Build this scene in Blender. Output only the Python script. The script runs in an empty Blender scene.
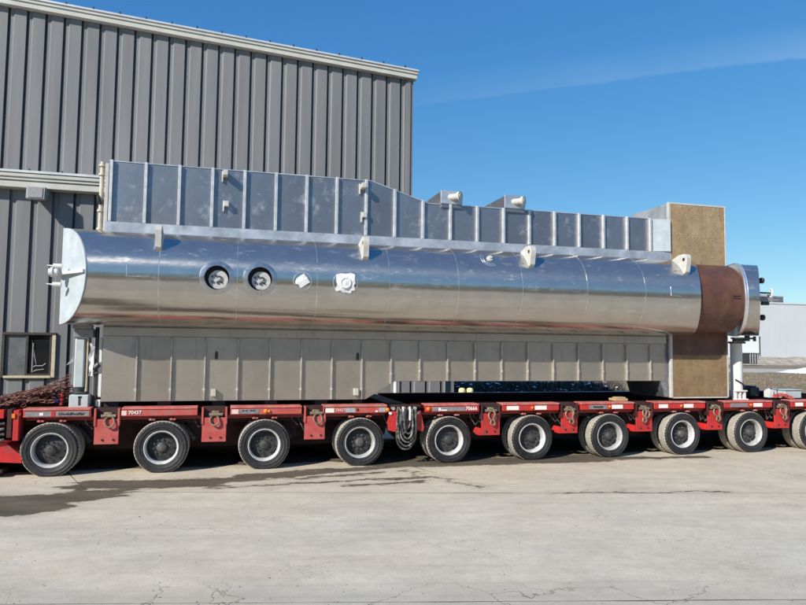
import bpy, bmesh, math, random
from mathutils import Vector, Matrix
random.seed(7)
rad = math.radians
S = bpy.context.scene
COL = S.collection

# ------------------------------------------------------------------ camera
CAM = Vector((2.34, -10.63, 1.893))
cr = Vector((0.96591348, -0.25860129, 0.01168445))
cu = Vector((-0.02853907, -0.06151835, 0.99769786))
cw = Vector((0.25728715, 0.96402327, 0.06680165))
cam = bpy.data.objects.new("camera", bpy.data.cameras.new("camera"))
COL.objects.link(cam)
M4 = Matrix.Identity(4)
for i in range(3):
    M4[i][0], M4[i][1], M4[i][2], M4[i][3] = cr[i], cu[i], -cw[i], CAM[i]
cam.matrix_world = M4
cam.data.sensor_width = 36.0
cam.data.lens = 671.29 / 806 * 36
cam.data.clip_end = 6000
S.camera = cam

# ------------------------------------------------------------------ sky, sun, exposure
SUN = Vector((-1.43, -1.0, 1.07)).normalized()      # towards the sun
elev = math.asin(SUN.z)
S.view_settings.view_transform = 'Standard'
S.view_settings.look = 'None'
S.view_settings.exposure = 0.3
S.view_settings.gamma = 1
world = bpy.data.worlds.new("World"); S.world = world
world.use_nodes = True
wn, wl = world.node_tree.nodes, world.node_tree.links
wn.clear()
sky = wn.new('ShaderNodeTexSky'); sky.sky_type = 'NISHITA'; sky.sun_disc = False
sky.sun_elevation = elev
sky.sun_rotation = math.atan2(SUN.x, SUN.y)
sky.altitude = 200; sky.air_density = 1.0; sky.dust_density = 0.1; sky.ozone_density = 3.0
# faint contrail high in the sky: a narrow feathered band along a great circle
tc = wn.new('ShaderNodeTexCoord')
def wmath(op, a, b=None, c=None, clamp=False):
    n = wn.new('ShaderNodeMath'); n.operation = op; n.use_clamp = clamp
    for i, v in enumerate((a, b, c)):
        if v is None: continue
        if isinstance(v, (int, float)): n.inputs[i].default_value = v
        else: wl.new(v, n.inputs[i])
    return n.outputs[0]
dot = wn.new('ShaderNodeVectorMath'); dot.operation = 'DOT_PRODUCT'
wl.new(tc.outputs['Generated'], dot.inputs[0]); dot.inputs[1].default_value = (-0.21627, -0.29541, 0.93057)
nz = wn.new('ShaderNodeTexNoise'); nz.inputs['Scale'].default_value = 9; nz.inputs['Detail'].default_value = 7
nz.inputs['Roughness'].default_value = 0.65
wl.new(tc.outputs['Generated'], nz.inputs['Vector'])
dd = wmath('ADD', dot.outputs['Value'], wmath('MULTIPLY_ADD', nz.outputs['Fac'], 0.016, -0.008))
lo = wmath('MULTIPLY', wmath('ADD', dd, 0.004), 220, clamp=True)
hi = wmath('MULTIPLY_ADD', dd, -24, 1.0, clamp=True)
fade = wmath('MULTIPLY_ADD', nz.outputs['Fac'], 1.6, -0.2, clamp=True)
dt2 = wn.new('ShaderNodeVectorMath'); dt2.operation = 'DOT_PRODUCT'
wl.new(tc.outputs['Generated'], dt2.inputs[0]); dt2.inputs[1].default_value = (0.9, -0.35, 0.1)
along = wmath('MULTIPLY_ADD', dt2.outputs['Value'], 1.1, 0.30, clamp=True)
fac = wmath('MULTIPLY', wmath('MULTIPLY', wmath('MULTIPLY', lo, hi), fade), wmath('MULTIPLY', along, 0.45))
mixc = wn.new('ShaderNodeMixRGB'); wl.new(fac, mixc.inputs[0]); hs = wn.new('ShaderNodeHueSaturation'); hs.inputs['Saturation'].default_value = 1.30; wl.new(sky.outputs[0], hs.inputs['Color'])
# phone-camera rendering of the blue: a plain per-channel tone curve over the whole sky
sp_ = wn.new('ShaderNodeSeparateColor'); cb_ = wn.new('ShaderNodeCombineColor'); wl.new(hs.outputs[0], sp_.inputs[0])
for i_, (g_, a_) in enumerate(((.77, .75), (.70, 1.03), (.50, 1.70))):
    wl.new(wmath('MULTIPLY', wmath('POWER', sp_.outputs[i_], g_), a_), cb_.inputs[i_])
wl.new(cb_.outputs[0], mixc.inputs[1])
mixc.inputs[2].default_value = (2.3, 3.3, 4.6, 1)
bg = wn.new('ShaderNodeBackground'); bg.inputs[1].default_value = 0.15
wo = wn.new('ShaderNodeOutputWorld')
wl.new(mixc.outputs[0], bg.inputs[0]); wl.new(bg.outputs[0], wo.inputs[0])

sl = bpy.data.lights.new("sun", 'SUN'); sl.energy = 5.0; sl.angle = rad(0.53); sl.color = (1.0, 0.95, 0.86)
so = bpy.data.objects.new("sun", sl); COL.objects.link(so)
so.rotation_euler = SUN.to_track_quat('Z', 'Y').to_euler()

# ------------------------------------------------------------------ materials
def new_mat(name):
    m = bpy.data.materials.new(name); m.use_nodes = True
    nt = m.node_tree; nt.nodes.clear()
    out = nt.nodes.new('ShaderNodeOutputMaterial')
    p = nt.nodes.new('ShaderNodeBsdfPrincipled')
    nt.links.new(p.outputs[0], out.inputs[0])
    return m, nt, p
class NT:
    """small helper to write node expressions"""
    def __init__(s, nt): s.n, s.l = nt.nodes, nt.links
    def put(s, v, sock):
        if v is None: return
        if isinstance(v, (int, float)): sock.default_value = v
        elif isinstance(v, tuple): sock.default_value = v if len(v) != 3 or sock.type != 'RGBA' else (*v, 1)
        else: s.l.new(v, sock)
    def m(s, op, a, b=None, c=None, clamp=False):
        n = s.n.new('ShaderNodeMath'); n.operation = op; n.use_clamp = clamp
        for i, v in enumerate((a, b, c)): s.put(v, n.inputs[i])
        return n.outputs[0]
    def v(s, op, a, b=None, scale=None):
        n = s.n.new('ShaderNodeVectorMath'); n.operation = op
        s.put(a, n.inputs[0]); s.put(b, n.inputs[1])
        if scale is not None: s.put(scale, n.inputs['Scale'])
        return n.outputs['Value'] if op in ('DOT_PRODUCT', 'LENGTH', 'DISTANCE') else n.outputs[0]
    def noise(s, vec, scale, detail=4, rough=0.55, col=False, dist=0):
        n = s.n.new('ShaderNodeTexNoise'); s.put(vec, n.inputs['Vector'])
        n.inputs['Scale'].default_value = scale; n.inputs['Detail'].default_value = detail
        n.inputs['Roughness'].default_value = rough; n.inputs['Distortion'].default_value = dist
        return n.outputs['Color' if col else 'Fac']
    def mix(s, f, a, b, mode='MIX'):
        n = s.n.new('ShaderNodeMixRGB'); n.blend_type = mode
        s.put(f, n.inputs[0]); s.put(a, n.inputs[1]); s.put(b, n.inputs[2]); return n.outputs[0]
    def ramp(s, f, lo, hi, a=0.0, b=1.0):
        n = s.n.new('ShaderNodeMapRange'); n.clamp = True; s.put(f, n.inputs[0])
        for i, v in enumerate((lo, hi, a, b)): n.inputs[i + 1].default_value = v
        return n.outputs[0]
    def pos(s): return s.n.new('ShaderNodeNewGeometry').outputs['Position']
    def obj(s): return s.n.new('ShaderNodeTexCoord').outputs['Object']
    def rnd(s): return s.n.new('ShaderNodeObjectInfo').outputs['Random']
    def bump(s, h, strength, dist, normal=None):
        n = s.n.new('ShaderNodeBump'); n.inputs['Strength'].default_value = strength
        n.inputs['Distance'].default_value = dist; s.put(h, n.inputs['Height'])
        if normal is not None: s.l.new(normal, n.inputs['Normal'])
        return n.outputs[0]
    def vor(s, vec, scale, feature='F1'):
        n = s.n.new('ShaderNodeTexVoronoi'); n.feature = feature; s.put(vec, n.inputs['Vector'])
        n.inputs['Scale'].default_value = scale; return n.outputs['Distance']

def plain(name, col, rough=0.5, metal=0.0, var=0.25, scale=6, bump=0.0, bscale=30, dirt=None, dirt_amt=0.0, dscale=3,
          rvar=0.15, stretch=(1, 1, 1), spec=0.5, island=0.0):
    m, nt, p = new_mat(name); q = NT(nt)
    P = q.v('MULTIPLY', q.pos(), stretch)
    n1 = q.noise(P, scale, 6, 0.6)
    f = q.ramp(n1, 0.3, 0.7, 1 - var, 1 + var)
    if island: f = q.m('MULTIPLY', f, q.ramp(q.rnd(), 0, 1, 1 - island, 1 + island))
    c = q.v('SCALE', col, scale=f)
    if dirt:
        d = q.ramp(q.noise(P, dscale, 8, 0.7), 0.62 - 0.35 * dirt_amt, 0.80 - 0.25 * dirt_amt, 0, 1)
        c = q.mix(d, c, dirt)
        q.put(q.m('ADD', q.m('MULTIPLY', d, 0.35), q.ramp(n1, .3, .7, rough - rvar * rough, rough + rvar * rough), clamp=True), p.inputs['Roughness'])
        if metal: q.put(q.m('MULTIPLY', q.m('SUBTRACT', 1.0, q.m('MULTIPLY', d, 0.8)), metal), p.inputs['Metallic'])
    else:
        q.put(q.ramp(n1, .3, .7, rough * (1 - rvar), min(1, rough * (1 + rvar))), p.inputs['Roughness'])
        p.inputs['Metallic'].default_value = metal
    q.put(c, p.inputs['Base Color'])
    p.inputs['Specular IOR Level'].default_value = spec
    if bump: q.put(q.bump(q.noise(P, bscale, 5, 0.6), bump, 0.01), p.inputs['Normal'])
    return m

# --- concrete with water patches, painted shade under the trailer, cracks and scuffs
def make_concrete():
    m, nt, p = new_mat("concrete"); q = NT(nt)
    P = q.pos()
    rot = nt.nodes.new('ShaderNodeMapping'); rot.inputs['Rotation'].default_value = (0, 0, rad(12)); q.l.new(P, rot.inputs[0])
    along = q.v('MULTIPLY', rot.outputs[0], (0.6, 1.5, 1))
    big = q.noise(P, 0.35, 5, 0.6); mid = q.noise(along, 1.6, 7, 0.62); fine = q.noise(P, 52, 7, 0.8)
    c = q.mix(q.ramp(big, .35, .65), (0.555, 0.483, 0.375), (0.535, 0.49, 0.405))
    # warmer, dustier band beside the trailer
    sep = nt.nodes.new('ShaderNodeSeparateXYZ'); q.l.new(P, sep.inputs[0])
    near = q.ramp(q.m('ADD', sep.outputs[1], q.m('MULTIPLY', big, 1.5)), -2.6, -0.6)
    c = q.mix(q.m('MULTIPLY', near, .55), c, (0.55, 0.465, 0.35))
    c = q.v('SCALE', c, scale=q.ramp(mid, .3, .72, .92, 1.09))
    c = q.v('SCALE', c, scale=q.ramp(q.noise(P, 1.1, 8, .75), .35, .65, .91, 1.07))
    c = q.v('SCALE', c, scale=q.ramp(fine, .3, .7, .80, 1.17))
    c = q.v('SCALE', c, scale=q.ramp(q.noise(P, 7, 5, .7), .32, .68, .92, 1.07))
    # tyre scuffs: stretched dark streaks
    st = q.noise(q.v('MULTIPLY', rot.outputs[0], (0.12, 5.5, 1)), 1.3, 6, 0.6)
    c = q.v('SCALE', c, scale=q.ramp(st, .52, .78, 1.0, .84))
    # small dark specks and short scratches
    sp = q.vor(q.v('ADD', P, q.v('SCALE', q.noise(P, 5, 2, .5, True), scale=.4)), 3.1)
    c = q.mix(q.ramp(sp, .028, .05, .55, 0), c, (.16, .145, .125))
    # short curved scuffs: thin iso-lines of a noise field, broken up by another
    sc1 = q.m('ABSOLUTE', q.m('SUBTRACT', q.noise(q.v('MULTIPLY', P, (1, 1.3, 1)), 2.6, 3, .6), .5))
    sc2 = q.m('MULTIPLY', q.ramp(q.noise(P, 6.5, 3, .6), .54, .62), q.ramp(q.noise(P, .9, 3, .6), .42, .55))
    c = q.mix(q.m('MULTIPLY', q.m('MULTIPLY', q.ramp(sc1, .003, .009, 1, 0), sc2), .8), c, (.15, .135, .115))
    c = q.mix(q.m('MULTIPLY', q.m('MULTIPLY', q.ramp(sc1, .012, .02, 1, 0), sc2), .35), c, (.66, .63, .57))
    wob = q.v('ADD', P, q.v('SCALE', q.noise(P, 2.2, 4, .6, True), scale=.9))
    cr1 = q.vor(wob, 1.5, 'DISTANCE_TO_EDGE')
    msk = q.ramp(q.noise(P, .8, 3, .6), .52, .62)
    crk = q.m('MULTIPLY', q.ramp(cr1, .003, .011, 1, 0), q.m('MULTIPLY', msk, .28))
    # coarse cracks near the camera side joint
    wob2 = q.v('ADD', P, q.v('SCALE', q.noise(P, 1.1, 5, .65, True), scale=1.1))
    cr2 = q.vor(wob2, .95, 'DISTANCE_TO_EDGE')
    zone = q.ramp(q.m('ADD', sep.outputs[1], q.m('MULTIPLY', sep.outputs[0], .213)), -4.35, -4.75)
    crk2 = q.m('MULTIPLY', q.ramp(cr2, .003, .010, 1, 0), q.m('MULTIPLY', zone, .5))
    crk = q.m('MAXIMUM', crk, crk2)
    dark = q.ramp(q.m('ADD', q.m('ADD', sep.outputs[1], q.m('MULTIPLY', sep.outputs[0], .213)), q.m('MULTIPLY', mid, .5)), -4.05, -4.5)
    c = q.mix(q.m('MULTIPLY', dark, .30), c, (.28, .265, .24))
    c = q.mix(crk, c, (.05, .045, .04))
    # water patches as noisy blobs; the widest paints in shade under the trailer
    flat = q.v('MULTIPLY', P, (1, 1, 0))
    nv = q.v('MULTIPLY', q.v('SUBTRACT', q.noise(q.v('MULTIPLY', P, (.55, 1.5, 1)), 1.7, 6, .62, True), (.5, .5, .5)), (1.5, .62, 0))
    W = q.v('ADD', flat, nv)
    wet_shade = None
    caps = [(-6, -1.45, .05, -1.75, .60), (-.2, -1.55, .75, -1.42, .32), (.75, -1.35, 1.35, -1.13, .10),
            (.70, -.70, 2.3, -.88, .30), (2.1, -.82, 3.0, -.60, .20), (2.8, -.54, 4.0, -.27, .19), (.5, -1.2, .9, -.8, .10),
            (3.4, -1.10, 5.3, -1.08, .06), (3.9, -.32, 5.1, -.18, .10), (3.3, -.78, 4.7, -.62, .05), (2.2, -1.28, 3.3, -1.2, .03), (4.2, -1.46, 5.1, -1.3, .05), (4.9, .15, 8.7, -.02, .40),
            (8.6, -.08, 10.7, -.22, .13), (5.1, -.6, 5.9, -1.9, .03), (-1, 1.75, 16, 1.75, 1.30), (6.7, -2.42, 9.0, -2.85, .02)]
    for ax, ay, bx, by, r in caps:
        d = Vector((bx - ax, by - ay, 0)); L2 = d.length_squared
        rel = q.v('SUBTRACT', W, (ax, ay, 0))
        t = q.m('DIVIDE', q.v('DOT_PRODUCT', rel, tuple(d)), L2, clamp=True)
        dist = q.v('LENGTH', q.v('SUBTRACT', rel, q.v('SCALE', tuple(d), scale=t)))
        e = q.m('SUBTRACT', dist, r)
        wet_shade = e if wet_shade is None else q.m('MINIMUM', wet_shade, e)
    wf = q.ramp(q.m('ADD', wet_shade, q.m('MULTIPLY_ADD', q.noise(q.v('MULTIPLY', P, (1, 2.2, 1)), 7, 6, .7), .34, -.17)), -.02, .03, 1, 0)
    damp_shade = q.ramp(wet_shade, .0, .28, .22, 0)
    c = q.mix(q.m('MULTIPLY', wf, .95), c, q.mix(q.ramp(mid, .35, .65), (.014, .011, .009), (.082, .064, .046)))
    c = q.mix(damp_shade, c, (.30, .25, .19))
    q.put(c, p.inputs['Base Color'])
    q.put(q.m('SUBTRACT', .88, q.m('MULTIPLY', wf, .30)), p.inputs['Roughness'])
    q.put(q.m('MULTIPLY', q.m('SUBTRACT', 1.0, wf), .12), p.inputs['Specular IOR Level'])
    h = q.m('SUBTRACT', q.m('ADD', q.m('MULTIPLY', fine, .25), mid), q.m('MULTIPLY', crk, 1.2))
    q.put(q.bump(h, .35, .02), p.inputs['Normal'])
    return m

def make_cladding():
    m, nt, p = new_mat("aluminium_cladding"); q = NT(nt)
    P = q.pos()
    n1 = q.noise(P, 3.2, 7, .65); n2 = q.noise(q.v('MULTIPLY', P, (1, 4, 4)), 9, 6, .7)
    c = q.mix(q.ramp(n1, .35, .7), (.565, .535, .49), (.48, .455, .42))
    smear = q.ramp(q.noise(q.v('MULTIPLY', P, (.8, 1.6, 2.2)), 4.2, 8, .72), .56, .74, 0, 1)
    spots = q.ramp(q.vor(q.v('ADD', P, q.v('SCALE', q.noise(P, 3, 2, .5, True), scale=.3)), 4.5), .02, .05, .7, 0)
    c = q.mix(q.m('MAXIMUM', q.m('MULTIPLY', smear, .35), spots), c, (.68, .69, .70))
    q.put(c, p.inputs['Base Color'])
    q.put(q.m('SUBTRACT', .90, q.m('MULTIPLY', q.m('MAXIMUM', smear, spots), .28)), p.inputs['Metallic'])
    r = q.m('ADD', q.ramp(n2, .3, .75, .17, .23), q.m('MULTIPLY', smear, .10))
    sc = q.noise(q.v('MULTIPLY', P, (3, 40, 40)), 1.0, 3, .8)
    q.put(q.m('ADD', r, q.ramp(sc, .62, .75, 0, .05)), p.inputs['Roughness'])
    p.inputs['Anisotropic'].default_value = .88
    cx = nt.nodes.new('ShaderNodeCombineXYZ'); cx.inputs[0].default_value = 1
    nt.links.new(cx.outputs[0], p.inputs['Tangent'])
    h = q.m('ADD', q.m('MULTIPLY', q.noise(q.v('MULTIPLY', P, (1, 1.6, 1.6)), 2.0, 2, .4), 1.0), q.m('MULTIPLY', q.noise(P, 8, 3, .5), .14))
    q.put(q.bump(h, .085, .05), p.inputs['Normal'])
    return m

def make_casing():
    m, nt, p = new_mat("casing_sheet"); q = NT(nt)
    P = q.pos()
    n1 = q.noise(P, 2.3, 7, .65)
    c = q.mix(q.ramp(n1, .35, .68), (.30, .31, .335), (.225, .235, .26))
    spots = q.ramp(q.vor(q.v('ADD', P, q.v('SCALE', q.noise(P, 4, 2, .5, True), scale=.35)), 5.0), .04, .10, .65, 0)
    refl_blot = q.ramp(q.noise(P, 3.0, 9, .74), .55, .74, 0, .62)  # pale blotches paint reflections into the sheet colour
    c = q.mix(q.m('MAXIMUM', spots, refl_blot), c, (.66, .66, .66))
    c = q.v('SCALE', c, scale=q.ramp(q.rnd(), 0, 1, .92, 1.08))
    q.put(c, p.inputs['Base Color'])
    q.put(q.m('SUBTRACT', .80, q.m('MULTIPLY', refl_blot, .5)), p.inputs['Metallic'])
    q.put(q.ramp(n1, .3, .7, .30, .46), p.inputs['Roughness'])
    q.put(q.bump(q.m('ADD', q.noise(P, 1.7, 3, .5), q.m('MULTIPLY', q.noise(P, 7, 4, .6), .12)), .24, .05), p.inputs['Normal'])
    return m

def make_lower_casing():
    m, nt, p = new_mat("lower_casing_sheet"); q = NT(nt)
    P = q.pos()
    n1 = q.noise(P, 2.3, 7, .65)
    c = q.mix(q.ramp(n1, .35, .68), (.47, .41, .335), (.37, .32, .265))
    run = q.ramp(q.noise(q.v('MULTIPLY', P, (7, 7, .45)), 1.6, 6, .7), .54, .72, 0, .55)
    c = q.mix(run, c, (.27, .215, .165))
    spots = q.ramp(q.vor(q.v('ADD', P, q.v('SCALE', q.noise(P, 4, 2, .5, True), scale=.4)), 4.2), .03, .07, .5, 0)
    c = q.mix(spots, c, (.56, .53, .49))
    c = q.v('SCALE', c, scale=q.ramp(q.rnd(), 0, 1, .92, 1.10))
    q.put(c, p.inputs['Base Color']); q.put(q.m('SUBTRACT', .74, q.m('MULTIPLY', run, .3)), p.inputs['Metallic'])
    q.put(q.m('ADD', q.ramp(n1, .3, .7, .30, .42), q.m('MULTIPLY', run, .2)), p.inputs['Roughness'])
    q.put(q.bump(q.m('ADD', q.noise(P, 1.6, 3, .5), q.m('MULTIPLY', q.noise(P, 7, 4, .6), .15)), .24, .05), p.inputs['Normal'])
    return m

def make_tanplate(name="weathered_plate", k=1.0, g=1.0):
    m, nt, p = new_mat(name); q = NT(nt)
    P = q.pos()
    n1 = q.noise(P, 3.5, 8, .7); n2 = q.noise(q.v('MULTIPLY', P, (3, 1, .5)), 5, 6, .65)
    c = q.mix(q.ramp(n1, .32, .7), (.375, .265, .145), (.215, .148, .08))
    c = q.mix(q.ramp(n2, .5, .75, 0, .5), c, (.37, .30, .21))
    c = q.mix(q.ramp(q.noise(P, 20, 5, .7), .55, .70, 0, .6), c, (.13, .085, .045))
    c = q.v('MULTIPLY', c, (k, k * g, k * g * g))
    q.put(c, p.inputs['Base Color']); p.inputs['Roughness'].default_value = .75
    q.put(q.bump(q.noise(P, 18, 5, .6), .25, .01), p.inputs['Normal'])
    return m

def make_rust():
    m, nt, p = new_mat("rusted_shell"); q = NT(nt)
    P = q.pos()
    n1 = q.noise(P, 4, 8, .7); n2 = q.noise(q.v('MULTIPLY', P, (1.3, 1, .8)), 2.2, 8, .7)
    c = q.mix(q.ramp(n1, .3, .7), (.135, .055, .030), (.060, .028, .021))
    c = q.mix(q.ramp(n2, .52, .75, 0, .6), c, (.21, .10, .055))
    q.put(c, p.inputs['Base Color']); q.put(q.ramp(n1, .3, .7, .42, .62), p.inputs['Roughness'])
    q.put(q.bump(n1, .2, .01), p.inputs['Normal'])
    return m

def make_tread():
    m, nt, p = new_mat("dusty_tread"); q = NT(nt)
    n = q.noise(q.pos(), 14, 6, .65)
    q.put(q.mix(q.ramp(n, .3, .7), (.42, .385, .325), (.25, .225, .19)), p.inputs['Base Color'])
    p.inputs['Roughness'].default_value = .9
    return m

def make_field():
    m, nt, p = new_mat("dry_grass_field"); q = NT(nt)
    P = q.pos()
    n1 = q.noise(P, .12, 7, .65); n2 = q.noise(q.v('MULTIPLY', P, (.4, 1.2, 1)), 1.6, 8, .7)
    c = q.mix(q.ramp(n1, .4, .62), (.235, .18, .115), (.29, .245, .175))
    c = q.v('SCALE', c, scale=q.ramp(n2, .3, .7, .62, 1.3))
    q.put(c, p.inputs['Base Color']); p.inputs['Roughness'].default_value = .95
    p.inputs['Specular IOR Level'].default_value = .1
    q.put(q.bump(n2, .6, .15), p.inputs['Normal'])
    return m

MT = dict(
    concrete=make_concrete(), clad=make_cladding(), casing=make_casing(), lowcasing=make_lower_casing(), tan=make_tanplate(),
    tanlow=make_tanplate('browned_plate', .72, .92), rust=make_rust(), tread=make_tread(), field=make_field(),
    joint=plain("joint_dirt", (.07, .06, .05), .95, var=.3, scale=9),
    asphalt=plain("old_asphalt", (.055, .055, .06), .8, var=.4, scale=2, bump=.3),
    gravel=plain("pale_gravel", (.42, .38, .32), .95, var=.35, scale=.8, bump=.4, bscale=4),
    bankm=plain("bank_earth", (.36, .31, .24), .95, var=.5, scale=.9, bump=.6, bscale=3),
    wall=plain("grey_wall_panel", (.180, .180, .182), .45, var=.13, scale=1.8, stretch=(1.6, 1, .10), spec=.4, island=.03),
    trimw=plain("cream_trim", (.50, .485, .43), .45, var=.08, scale=3),
    roofm=plain("roof_metal", (.62, .62, .60), .4, metal=.3, var=.08, scale=2),
    darkmetal=plain("dark_metal", (.035, .035, .038), .5, var=.3, scale=12),
    brownframe=plain("bronze_frame", (.045, .038, .03), .5, var=.2, scale=12),
    beigeframe=plain("beige_frame", (.50, .42, .28), .6, var=.15, scale=14),
    film=plain("clouded_pane", (.13, .135, .135), .22, var=.25, scale=4),
    darkpane=plain("dark_pane", (.012, .013, .014), .06, var=.2, scale=5),
    whitefrost=plain("white_primer_and_glare", (.42, .465, .49), .5, var=.12, scale=5, dirt=(.40, .42, .42), dirt_amt=.25),  # also paints the sun glare on the slanted last bay
    seam=plain("bright_seam", (.82, .83, .85), .38, metal=.85, var=.1, scale=20),
    galv=plain("galvanised_strip", (.62, .63, .65), .40, metal=.7, var=.25, scale=4, bump=.15, bscale=10),
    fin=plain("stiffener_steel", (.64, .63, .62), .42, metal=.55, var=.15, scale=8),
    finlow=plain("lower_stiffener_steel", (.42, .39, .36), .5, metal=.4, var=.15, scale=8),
    lug=plain("primed_lug", (.47, .46, .425), .55, var=.14, scale=9, dirt=(.42, .40, .35), dirt_amt=.3),
    tape=plain("white_tape", (.70, .70, .69), .55, var=.05, scale=30, bump=.5, bscale=40),
    port=plain("port_cover_steel", (.55, .54, .51), .5, metal=.3, var=.2, scale=30),
    whitepaint=plain("white_paint", (.64, .64, .61), .5, var=.06, scale=6, dirt=(.45, .43, .38), dirt_amt=.2),
    greypaint=plain("pale_grey_paint", (.42, .47, .47), .5, var=.08, scale=6),
    plastic=plain("white_wrap", (.80, .80, .78), .35, var=.1, scale=20, bump=.6, bscale=25),
    beigepipe=plain("beige_pipe", (.50, .45, .36), .5, var=.15, scale=10),
    red=plain("red_trailer_paint", (.50, .024, .024), .40, var=.14, scale=5, dirt=(.16, .045, .035), dirt_amt=.40, dscale=7),
    redfade=plain("faded_red_paint", (.47, .075, .065), .5, var=.18, scale=6, dirt=(.30, .13, .10), dirt_amt=.4, dscale=6),
    redlip=plain("worn_red_edge", (.52, .12, .10), .5, var=.3, scale=8, dirt=(.38, .27, .23), dirt_amt=.42, dscale=5),
    reddark=plain("grimy_shaded_red", (.045, .007, .007), .6, var=.4, scale=4, dirt=(.03, .02, .018), dirt_amt=.5),  # red darkened to hold the shade under the deck
    deck=plain("dark_deck", (.016, .008, .008), .95, var=.4, scale=6, spec=.0),
    rubber=plain("black_rubber", (.014, .014, .0155), .62, var=.35, scale=8, dirt=(.045, .041, .036), dirt_amt=.35, dscale=11, island=.35),
    rim=plain("silver_rim", (.58, .58, .575), .42, metal=.3, var=.12, scale=15, dirt=(.24, .22, .20), dirt_amt=.35, dscale=9, island=.22),
    disc=plain("grimy_wheel_disc", (.034, .034, .036), .55, metal=.1, var=.5, scale=16, dirt=(.09, .075, .06), dirt_amt=.35, dscale=14, island=.4),
    hubm=plain("greasy_hub", (.11, .11, .11), .5, metal=.4, var=.4, scale=30, dirt=(.05, .04, .032), dirt_amt=.5, dscale=18, island=.5),
    hose=plain("worn_hose", (.045, .044, .042), .34, var=.4, scale=20, dirt=(.34, .33, .31), dirt_amt=.42, dscale=14),
    chain=plain("rusty_chain", (.13, .055, .042), .6, metal=.35, var=.5, scale=25, dirt=(.28, .13, .105), dirt_amt=.4, dscale=18),
    hook=plain("worn_hook", (.25, .20, .14), .55, metal=.4, var=.4, scale=22, dirt=(.13, .07, .05), dirt_amt=.4, dscale=20),
    orange=plain("amber_lens", (.80, .20, .02), .3, var=.1, scale=20),
    reflect=plain("white_reflector", (.78, .72, .68), .4, var=.1, scale=30),
    plate=plain("grey_plate", (.22, .22, .225), .5, metal=.1, var=.25, scale=18),
    blacksign=plain("black_print", (.012, .012, .013), .5, var=.2, scale=20),
    ltr=plain("white_print", (.82, .78, .74), .5, var=.05, scale=20),
    pinkltr=plain("faded_print", (.72, .52, .48), .5, var=.1, scale=20),
    wood=plain("pale_timber", (.46, .34, .18), .75, var=.25, scale=9, stretch=(.3, 3, 3), bump=.3),
    blue=plain("blue_paint", (.05, .07, .30), .45, var=.2, scale=9),
    yellow=plain("pale_yellow_paint", (.74, .70, .34), .5, var=.1, scale=9),
    bark=plain("bare_bark", (.05, .044, .040), .9, var=.4, scale=2),
    twig=plain("bare_twigs", (.075, .068, .064), .95, var=.4, scale=1),
    snow=plain("old_snow", (.82, .84, .87), .7, var=.08, scale=4, bump=.4, bscale=6),
    whitebld=plain("white_siding", (.56, .575, .585), .5, var=.03, scale=.2),
    hvac=plain("rooftop_unit_grey", (.34, .35, .36), .5, var=.2, scale=1),
    straw=plain("dry_straw", (.22, .165, .105), .95, var=.4, scale=3),
    brush=plain("dark_brush", (.085, .072, .060), .95, var=.5, scale=3),
    dullring=plain('dull_ring', (.46, .465, .47), .30, metal=.9, var=.2, scale=12),
    gritm=plain('grit_stone', (.22, .20, .175), .9, var=.5, scale=5),
    joggle=plain('rolled_seam', (.62, .61, .59), .30, metal=.85, var=.3, scale=14),
    lens=plain("lamp_lens", (.30, .29, .27), .3, var=.1, scale=20),
)

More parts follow.
